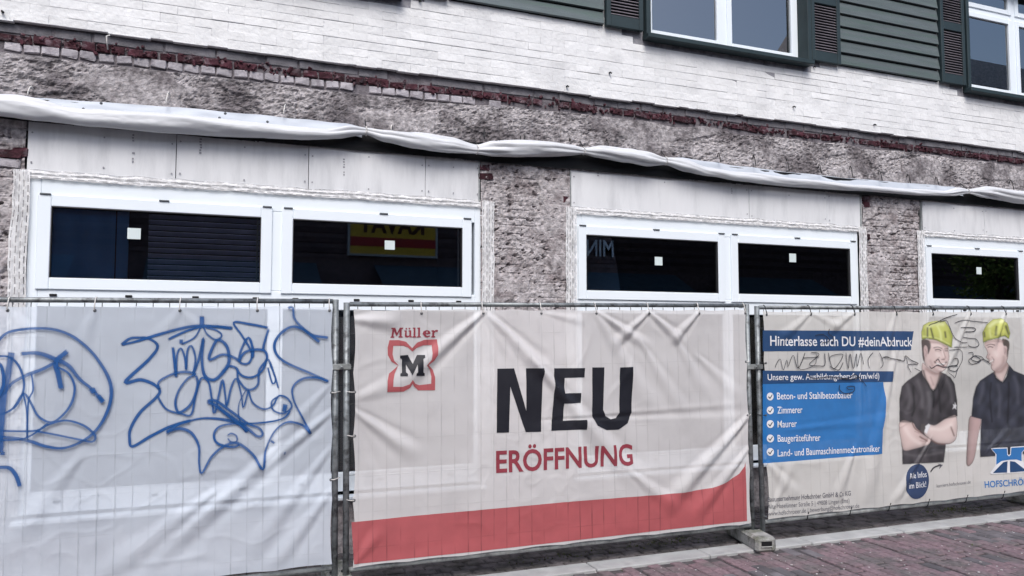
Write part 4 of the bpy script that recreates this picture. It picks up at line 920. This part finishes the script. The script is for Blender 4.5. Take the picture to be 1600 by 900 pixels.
# worker with folded arms
area([(1405, 659), (1405.5, 622), (1409, 604), (1417, 595), (1430, 586), (1441, 577), (1446, 590), (1457, 610), (1464, 595), (1469, 581), (1484, 589), (1491, 600), (1495, 625), (1496, 650), (1480, 656), (1478, 690), (1474, 722), (1409.5, 725), (1409, 690), (1425, 659.5)], (.050, .045, .052), .8, .3, 3, (-.25, 0), False, .38, .42)
area(c5([(392, 560), (450, 610), (520, 655), (575, 640), (565, 700), (500, 832), (440, 750), (388, 660)]), SK, .8, .35, 3, (-.15, .1))
line(c5([(430, 620), (490, 660), (560, 660)]), SKD, 3.2, .65); line(c5([(470, 700), (500, 780)]), SKD, 1.6, .4)
area(c5([(400, 345), (470, 320), (560, 335), (640, 385), (650, 440), (655, 500), (645, 545), (618, 615), (572, 655), (520, 662), (455, 622), (412, 560), (398, 450)]), (.72, .57, .54), .8, .40, 3.2, (.06, -.08))
area(c5([(388, 325), (455, 332), (474, 380), (462, 440), (444, 470), (436, 400), (412, 395), (412, 530), (396, 520), (388, 420)]), (.085, .065, .06), .9, 0, 3)
area(c5([(404, 405), (425, 393), (442, 420), (438, 480), (420, 515), (406, 480)]), (.62, .47, .45), .7, .3, 1.5); line(c5([(418, 420), (428, 450), (420, 490)]), SKD, .9, .6)
line(c5([(470, 350), (560, 362), (640, 408)]), SKD, 2.0, .55)
line(c5([(505, 408), (545, 400), (585, 414)]), DK, 1.0, .75); line(c5([(612, 420), (646, 418)]), DK, .9, .7); line(c5([(520, 428), (550, 424), (576, 434)]), DK, .9, .9); line(c5([(616, 438), (642, 438)]), DK, .8, .85); line(c5([(520, 440), (570, 446)]), SKD, 1.1, .4)
line(c5([(596, 430), (612, 480), (622, 508), (600, 522)]), SKD, 1.1, .6); line(c5([(590, 440), (602, 490)]), SKL, 1.2, .6); line(c5([(585, 524), (612, 526)]), DK, .8, .6)
line(c5([(540, 470), (555, 490)]), SKL, 4., .5); line(c5([(490, 380), (570, 385)]), SKL, 3., .45); line(c5([(560, 505), (530, 530), (512, 562)]), SKD, 1., .55)
line(c5([(512, 548), (555, 574), (600, 572), (630, 552)]), DK, 1.2, .75); line(c5([(535, 562), (570, 574), (612, 564)]), (.85, .82, .80), 1.1, .95); line(c5([(545, 592), (580, 598), (608, 588)]), (.40, .20, .20), 1., .6); line(c5([(560, 630), (590, 622)]), SKL, 1.8, .4); line(c5([(470, 540), (510, 620), (560, 648)]), SKD, 2.6, .35)
area(c5([(386, 322), (384, 250), (405, 180), (455, 150), (540, 136), (620, 142), (662, 200), (694, 290), (682, 408), (620, 370), (530, 326), (440, 315)]), (.56, .59, .15), .7, .38, 3.4, (.0, -.16), False)
line(c5([(450, 200), (520, 168), (600, 170)]), (.86, .90, .50), 3.4, .6); line(c5([(545, 190), (572, 250), (580, 330)]), (.80, .86, .40), 2., .6); line(c5([(410, 230), (420, 300)]), (.26, .31, .05), 2., .5); line(c5([(665, 240), (684, 320), (678, 390)]), (.28, .33, .05), 2.0, .6)
line(c5([(386, 318), (440, 314), (530, 328), (620, 372), (682, 406)]), (.20, .24, .05), 1.2, .85); line(c5([(400, 292), (470, 296), (560, 318), (660, 372)]), (.75, .82, .32), 1.2, .5)
for L_ in ([(480, 215), (500, 305)], [(620, 250), (626, 300)], [(446, 210), (444, 290)]): line(c5(L_), (.07, .07, .04), 1.7, .85)
area(c6([(135, 208), (240, 212), (270, 255), (320, 305), (392, 360), (352, 398), (250, 430), (165, 440), (142, 350)]), (.70, .55, .52), .8, .42, 4., (-.05, -.1))
area(c6([(608, 168), (606, 330), (548, 388), (450, 384), (375, 340), (336, 292), (372, 230), (430, 236), (510, 185), (560, 162)]), (.74, .60, .57), .8, .42, 4., (0, -.16))
for L_ in ([(392, 352), (450, 386), (545, 392)], [(240, 216), (262, 262), (320, 300)], [(300, 330), (360, 365)], [(560, 250), (585, 320)]): line(c6(L_), (.13, .065, .06), 1.5, .75)
for L_ in ([(262, 268), (300, 282)], [(258, 285), (292, 300)], [(310, 345), (362, 352)], [(300, 362), (350, 372)]): line(c6(L_), SKD, .8, .55)
line(c6([(400, 262), (480, 268), (560, 232)]), SKL, 3.5, .5); line(c6([(180, 260), (230, 340), (300, 385)]), SKL, 3.5, .4)
area(c6([(345, 245), (378, 222), (392, 238), (360, 308), (340, 292)]), (.80, .80, .82), .6, .2, 1.5, (0, 0), False); area(c6([(315, 225), (346, 220), (350, 260), (330, 302), (308, 280)]), (.08, .07, .07), .7, 0, 1, (0, 0), False)
for L_ in ([(240, 780), (270, 900), (250, 1010)], [(345, 740), (385, 860), (390, 1000)], [(450, 860), (462, 1000), (450, 1100)], [(620, 700), (670, 800), (690, 950)]): line(c5(L_), (.16, .15, .165), 3.2, .45)
for L_ in ([(540, 780), (560, 900), (575, 1050)], [(300, 800), (310, 1000), (290, 1090)], [(400, 640), (430, 740), (498, 838), (545, 745), (572, 655)], [(495, 840), (500, 1000)]): line(c5(L_), (.008, .008, .010), 1.8, .7)
line(c6([(170, 470), (300, 488), (480, 462)]), (.15, .14, .15), 2.4, .4); line(c6([(135, 205), (240, 208)]), (.01, .01, .01), 1.4, .7); line(c6([(500, 178), (606, 160)]), (.01, .01, .01), 1.4, .7)
area(c6([(575, 60), (588, 68), (592, 45), (600, 68), (607, 70), (600, 85), (604, 104), (588, 92), (572, 102), (580, 80)]), (.7, .7, .72), .8, 0, 1, (0, 0), False)
# worker in profile on the right
area(c6([(722, 160), (806, 186), (785, 330), (752, 500), (720, 560), (694, 570), (684, 520), (702, 300)]), (.50, .36, .35), .8, .4, 3.5, (.25, 0))
area([(1518, 651), (1520, 622), (1524, 604), (1530, 595), (1542, 587), (1553, 580), (1556, 590), (1566, 597), (1572, 588), (1575.5, 570), (1583, 579), (1600, 586), (1622, 590), (1636, 610), (1640, 640), (1622, 650), (1622, 708), (1531, 714), (1533, 655)], (.030, .033, .050), .8, .3, 3, (-.1, 0), False, .35, .36)
area(c5([(1106, 640), (1180, 600), (1225, 550), (1254, 600), (1222, 690), (1190, 747), (1132, 700)]), (.68, .54, .51), .8, .35, 3, (0, .1)); line(c5([(1120, 650), (1180, 640), (1230, 570)]), SKD, 3., .65)
area(c5([(1014, 388), (1022, 350), (1120, 318), (1190, 330), (1240, 365), (1247, 470), (1224, 560), (1182, 612), (1112, 641), (1080, 612), (1080, 568), (1056, 552), (1058, 530), (1036, 512), (1030, 500), (1044, 462), (1030, 420)]), (.72, .57, .54), .8, .38, 3.2, (-.05, -.06))
area(c5([(1190, 320), (1254, 345), (1249, 440), (1232, 500), (1228, 400), (1200, 385)]), (.09, .07, .06), .9, 0, 2)
area(c5([(1200, 400), (1222, 390), (1233, 420), (1224, 470), (1206, 474)]), (.64, .49, .47), .7, .3, 1.5); line(c5([(1212, 412), (1220, 440), (1212, 460)]), SKD, .9, .6)
line(c5([(1020, 362), (1110, 338), (1190, 345)]), SKD, 2., .5); line(c5([(1034, 384), (1070, 372), (1102, 380)]), DK, 1., .75); line(c5([(1046, 402), (1066, 396), (1088, 402)]), DK, .9, .85)
line(c5([(1062, 470), (1048, 505), (1060, 516)]), SKD, 1., .6); line(c5([(1110, 450), (1130, 480)]), SKL, 4., .45); line(c5([(1085, 500), (1104, 525), (1100, 556)]), SKD, 1., .55)
line(c5([(1060, 552), (1082, 546), (1100, 528)]), DK, 1.1, .75); line(c5([(1066, 548), (1084, 541), (1094, 532)]), (.85, .82, .8), 1., .9); line(c5([(1200, 500), (1190, 570), (1130, 625)]), SKD, 2.6, .4); line(c5([(1080, 585), (1094, 578)]), (.40, .20, .20), .9, .6)
area(c5([(1000, 356), (990, 250), (1030, 172), (1100, 122), (1180, 112), (1240, 160), (1270, 260), (1254, 318), (1215, 288), (1120, 312), (1050, 332)]), (.56, .59, .15), .7, .38, 3.4, (.0, -.16), False)
line(c5([(1060, 190), (1120, 150), (1190, 140)]), (.86, .90, .50), 3.2, .6); line(c5([(1060, 230), (1072, 300)]), (.80, .86, .40), 2., .5); line(c5([(1000, 350), (1050, 330), (1120, 310), (1212, 288), (1254, 318)]), (.20, .24, .05), 1.2, .85); line(c5([(1235, 180), (1258, 260), (1248, 310)]), (.28, .33, .05), 1.8, .6)
for L_ in ([(1132, 195), (1114, 278)], [(1008, 255), (1012, 295)], [(1224, 190), (1252, 268)], [(1172, 255), (1170, 282)]): line(c5(L_), (.07, .07, .04), 1.7, .8)
for L_ in ([(1000, 760), (990, 850), (960, 960)], [(1150, 780), (1172, 900), (1160, 1100)], [(1310, 700), (1345, 800), (1350, 960)]): line(c5(L_), (.10, .105, .14), 3.2, .45)
for L_ in ([(1080, 760), (1070, 900), (1090, 1150)], [(1255, 760), (1260, 900), (1250, 1200)], [(1108, 648), (1132, 712), (1195, 755), (1228, 702), (1256, 582)]): line(c5(L_), (.006, .006, .010), 1.6, .7)
pv_, pf_, ny, nx = [], [], gx.shape[0], gx.shape[1]
for j in range(ny):
    for i in range(nx): q = loc(gx[j, i], gy[j, i], YBAN); pv_.append(BR.pt(q[0], q[1], .0035))
for j in range(ny - 1):
    for i in range(nx - 1):
        if ALP[j:j + 2, i:i + 2].max() > .02: k = j * nx + i; pf_.append((k, k + 1, k + nx + 1, k + nx))
me = bpy.data.meshes.new('printed_photo'); me.from_pydata(pv_, [], pf_)
ca = me.attributes.new('ink', 'FLOAT_COLOR', 'POINT'); ca.data.foreach_set('color', np.concatenate([RGB, np.ones(gx.shape + (1,))], -1).ravel().astype(np.float32))
fa = me.attributes.new('fade', 'FLOAT', 'POINT'); fa.data.foreach_set('value', (ALP * .88).ravel().astype(np.float32))
spraymat('photo_print', (.5, .5, .5)); n = MATS['photo_print'].node_tree.nodes; at_ = n.new('ShaderNodeAttribute'); at_.attribute_name = 'ink'
MATS['photo_print'].node_tree.links.new(at_.outputs['Color'], n['Principled BSDF'].inputs['Base Color'])
o = obj('printed_photo', me, 'photo_print', hR, True); o['label'] = 'printed photograph of two smiling workers in yellow helmets and dark polo shirts'
# round badge, arrow, company emblem and name
poly('printed_badge', BR, hR, [(1432 + 18.8 * math.cos(t), 752 + 27.5 * math.sin(t) - 2.0 * math.cos(t)) for t in [k * math.pi / 16 for k in range(32)]], 'ink_badge', .003)
text(BR, hR, 'Alle Infos', (1418.5, 748), (1447, 745), (1418.5, 739), 'ink_white', .0, .0045); text(BR, hR, 'im Blick!', (1420, 763.5), (1446, 760.5), (1420, 754.5), 'ink_white', .0, .0045)
stroke('arrow', BR, hR, c6([(385, 625), (410, 590), (445, 572), (480, 565)]), .010, 'marker_black', .003); poly('arrow', BR, hR, c6([(448, 552), (492, 562), (458, 600), (466, 572)]), 'ink_grey', .004)
text(BR, hR, 'karriere.hofschroeer.de', (1463, 761.5), (1516, 755), (1463, 756.5), 'ink_grey', .0)
poly('emblem', BR, hR, c6([(880, 424), (1022, 418), (1026, 474), (1036, 482), (1046, 472), (1048, 414), (1196, 405), (1150, 458), (1148, 530), (1200, 585), (1196, 622), (895, 640), (882, 630), (925, 570), (924, 470)]), 'ink_white', .0044)
poly('emblem', BR, hR, c6([(893, 431), (1016, 426), (1021, 480), (1036, 492), (1051, 478), (1054, 421), (1184, 413), (1143, 458), (1141, 532), (1100, 518), (1036, 520), (975, 530), (932, 562), (932, 475)]), 'ink_blue', .0056)
poly('emblem', BR, hR, c6([(905, 630), (990, 540), (1024, 532), (1020, 626)]), 'ink_navy', .0056); poly('emblem', BR, hR, c6([(1044, 625), (1044, 531), (1085, 536), (1186, 614)]), 'ink_navy', .0056)
text(BR, hR, 'HOFSCHRÖER', c6([(838, 752)])[0], c6([(1225, 724)])[0], c6([(838, 700)])[0], 'ink_blue', .018)
# marker scribbles
def c8(L): return [(1180 + x / 6.154, 500 + y / 6.154) for x, y in L]
for k, L in enumerate((c5([(455, 195), (470, 175), (540, 150), (630, 105), (740, 72)]), c5([(560, 152), (630, 135), (660, 190), (700, 290), (760, 350), (840, 355)]), c5([(710, 160), (800, 130), (900, 140), (1040, 155)]), c5([(770, 205), (890, 205), (920, 225), (890, 245), (810, 248)]), c5([(780, 300), (850, 310), (920, 320), (952, 370), (920, 400), (860, 395), (838, 370)]), c5([(690, 400), (770, 400), (840, 400)]), c5([(650, 430), (770, 430), (785, 520), (760, 580), (720, 640), (660, 630), (640, 595), (730, 580), (740, 520), (690, 520), (690, 550)]), c5([(840, 460), (885, 455), (890, 500), (850, 525), (860, 562), (900, 570), (970, 535), (910, 490), (870, 520), (930, 545), (1000, 525), (1075, 580)]), c5([(900, 485), (970, 495), (1010, 530), (1060, 545)]), c5([(455, 585), (480, 612), (540, 580), (600, 602), (660, 592), (745, 590)]), c5([(520, 545), (545, 520), (570, 560), (620, 600)]), c5([(640, 650), (690, 690), (710, 705), (740, 600)]), c5([(-20, 505), (60, 510), (195, 540), (215, 488), (270, 530), (345, 570), (240, 578), (275, 665)]), c5([(220, 495), (240, 580)]), c5([(300, 610), (370, 645)]),
    c8([(185, 460), (210, 400), (240, 380), (265, 480), (300, 380), (310, 450), (358, 340), (400, 460), (440, 400), (470, 310)]), c8([(445, 365), (610, 355)]), c8([(520, 310), (605, 330), (510, 425), (600, 440), (660, 430), (655, 310)]), c8([(400, 310), (420, 470), (560, 430), (580, 320)]), c8([(690, 310), (740, 470), (832, 335), (720, 345), (700, 400)]), c8([(700, 440), (790, 480), (835, 400)]), c8([(860, 310), (882, 470), (900, 320), (930, 470), (960, 320), (965, 450), (1000, 320), (1030, 440)]), c8([(1085, 470), (1072, 380), (1120, 310)]), c8([(1180, 310), (1200, 370), (1212, 430), (1180, 470)]), c8([(1195, 372), (1240, 350), (1300, 370), (1400, 385)]), c8([(800, 620), (800, 670), (850, 705), (930, 690), (940, 640), (870, 640), (880, 665), (930, 665)]), c8([(700, 80), (692, 130), (740, 170), (720, 240)]), c8([(480, 520), (560, 560), (700, 545), (860, 560), (960, 530), (1060, 640)]), c8([(560, 150), (640, 140), (700, 200), (620, 220)]), c8([(800, 560), (900, 570), (1000, 545)]))):
    stroke('marker_stroke', BR, hR, L, .0046, 'marker_black', .0065 + .0002 * k)
ties(BR, hR, (1193, 1262, 1330, 1395, 1452, 1511, 1565), (1259, 1326, 1387, 1448, 1508, 1566), 'wire_dark', wRt, wRb, ((1192, 567, -1), (1192, 648, -1), (1192, 806, -1)))

# ================================================================ ACROSS THE STREET (seen in the window glass)
def far_house(name, label, x0, x1, y, h, roof, matn, signs=True):
    root = empty(name, ((x0 + x1) / 2, y, 0)); tag(root, label, 'building'); cx = (x0 + x1) / 2
    def B_(nm, a, b, c, d, e, f, m, par=root): return box(nm, a - cx, b - cx, c - y, d - y, e, f, m, par)
    B_('wall', x0, x1, y - 8, y, -.6, h, matn)
    bm = bmesh.new(); vs = [bm.verts.new(p) for p in ((x0 - cx - .3, .4, h), (x1 - cx + .3, .4, h), (x1 - cx + .3, -4, h + roof), (x0 - cx - .3, -4, h + roof), (x0 - cx - .3, -8.4, h), (x1 - cx + .3, -8.4, h))]
    for f in ((0, 1, 2, 3), (3, 2, 5, 4), (0, 3, 4), (1, 5, 2), (0, 4, 5, 1)): bm.faces.new([vs[i] for i in f])
    rf = obj('roof', bm, 'roof_tile', root)
    k = 0.0
    while k < 1: 
        z = h + roof * k; yy = .4 - 4.4 * k; box('tile_row', x0 - cx - .3, x1 - cx + .3, yy - .05, yy + .06, z - .02, z + .07, 'roof_tile', rf); k += .085
    x = x0 + 1.2
    while x < x1 - 2:
        for z in ([5.6] if h < 8 else [5.6, 8.6]):
            if z + 1.6 < h: wd = B_('window', x, x + 1.3, y - .05, y + .03, z, z + 1.4, 'sign_white'); box('pane', x - cx + .08, x - cx + 1.22, .035, .04, z + .08, z + 1.32, 'black_sheet', wd)
        x += 2.9
    x = x0 + .8
    while x < x1 - 3: wd = B_('shop_window', x, x + 2.4, y - .05, y + .03, .5, 2.7, 'sign_dark'); box('pane', x - cx + .08, x - cx + 2.32, .035, .04, .6, 2.6, 'black_sheet', wd); x += 3.2
    for k in range(12):                                    # lapped boards above the shop fronts
        B_('cladding_board', x0 + .02, x1 - .02, y + .002, y + .05 + .03 * (k % 2), 3.9 + k * .14, 4.025 + k * .14, 'cladding' if k % 2 else 'dark_shop_brick')
    x = x0 + 1
    while x < x1 - 5:                                     # awnings over the shop fronts
        bm = bmesh.new(); L = 4.2 if signs else 3.0
        vs = [bm.verts.new(p) for p in ((x - cx, .02, 3.75), (x - cx + L, .02, 3.75), (x - cx + L, 1.3, 3.1), (x - cx, 1.3, 3.1), (x - cx + L, 1.3, 2.85), (x - cx, 1.3, 2.85))]
        bm.faces.new(vs[:4]); bm.faces.new((vs[3], vs[2], vs[4], vs[5])); obj('awning', bm, 'awning', root); x += L + 1.6
    return root
FY = -15.0
far_house('shop_house', 'dark brick shop row across the street, mirrored in the lower window panes', -14, 22, FY, 7.2, 2.4, 'dark_shop_brick')
far_house('town_house', 'tall dark house across the street, its roof mirrored in the upper right window', 24.5, 44, FY - 1, 12.2, 3.4, 'dark_shop_brick')
def mirror_pt(px, py, y=.02, fy=None):
    fy = FY if fy is None else fy; x, z = at(px, py, y); k = (y - CAM.y + (y - fy) - .2) / (y - CAM.y); return CAM.x + (x - CAM.x) * k, CAM.z + (z - CAM.z) * k
a = mirror_pt(546, 396); b = mirror_pt(681, 340)
def flat_text(body, xl, xr, z, hgt, matn, parent, y, bold=.02):
    bm = text_bm(body, bold); x0 = min(v.co.x for v in bm.verts); x1 = max(v.co.x for v in bm.verts); s = (xr - xl) / (x1 - x0)
    for v in bm.verts: v.co = (xr - (v.co.x - x0) * s, y, z + v.co.y / CAPH * hgt)        # reads correctly from the street
    return obj('lettering', bm, matn, parent)
sg = empty('shop_sign', (a[0], FY + .2, a[1])); tag(sg, 'yellow and red shop sign mirrored in the window behind the fence posts', 'sign')
sw, sh = b[0] - a[0], b[1] - a[1]
box('board', 0, sw, -.15, 0, 0, sh * 1.25, 'sign_yellow', sg); box('stripe', 0, sw, .001, .012, sh * .2, sh * .42, 'sign_red', sg); flat_text('KAVAT', sw * .1, sw * .86, sh * .55, sh * .42, 'sign_dark', sg, .015, .03)
bm = bmesh.new(); frame_ring(bm, -.05, sw + .05, -.05, sh * 1.25 + .05, .06, -.16, .03, 0); obj('frame', bm, 'sign_frame', sg)
a = mirror_pt(918, 399); b = mirror_pt(960, 376)
sg = empty('shop_letters', (a[0], FY + .05, a[1])); tag(sg, 'pale capital letters on the dark wall mirrored in the third pane', 'sign'); flat_text('MIN', 0, b[0] - a[0], 0, b[1] - a[1], 'sign_white', sg, .1, .01)
# street tree mirrored in the rightmost pane
a = mirror_pt(1566, 432, .02, FY + 3)
tr = empty('street_tree', (a[0], FY + 3, .1)); tag(tr, 'leafy street tree mirrored in the rightmost pane', 'tree')
bm = bmesh.new(); tube(bm, [(0, 0, -.3), (.05, 0, 1.5), (0, .1, 3.2), (.1, 0, 4.6)], .11, 8)
for k in range(6): t = k * 1.05; tube(bm, [(0, 0, 2.3 + k * .3), (.5 * math.cos(t), .5 * math.sin(t), 3.2 + k * .3), (1.0 * math.cos(t), 1.0 * math.sin(t), 3.7 + k * .3)], .04, 6)
obj('trunk', bm, 'bark', tr)
bm = bmesh.new()
for c in range(26):
    q = Vector((rnd.gauss(0, .8), rnd.gauss(0, .8), 4.2 + rnd.gauss(0, .8)))
    for k in range(150):
        p = q + Vector((rnd.gauss(0, .28), rnd.gauss(0, .28), rnd.gauss(0, .22))); d1 = Vector((rnd.gauss(0, 1), rnd.gauss(0, 1), rnd.gauss(0, 1))).normalized() * .07; d2 = d1.orthogonal().normalized() * .04
        bm.faces.new([bm.verts.new(p - d1), bm.verts.new(p + d2), bm.verts.new(p + d1), bm.verts.new(p - d2)])
o = obj('crown', bm, 'leaf', tr)
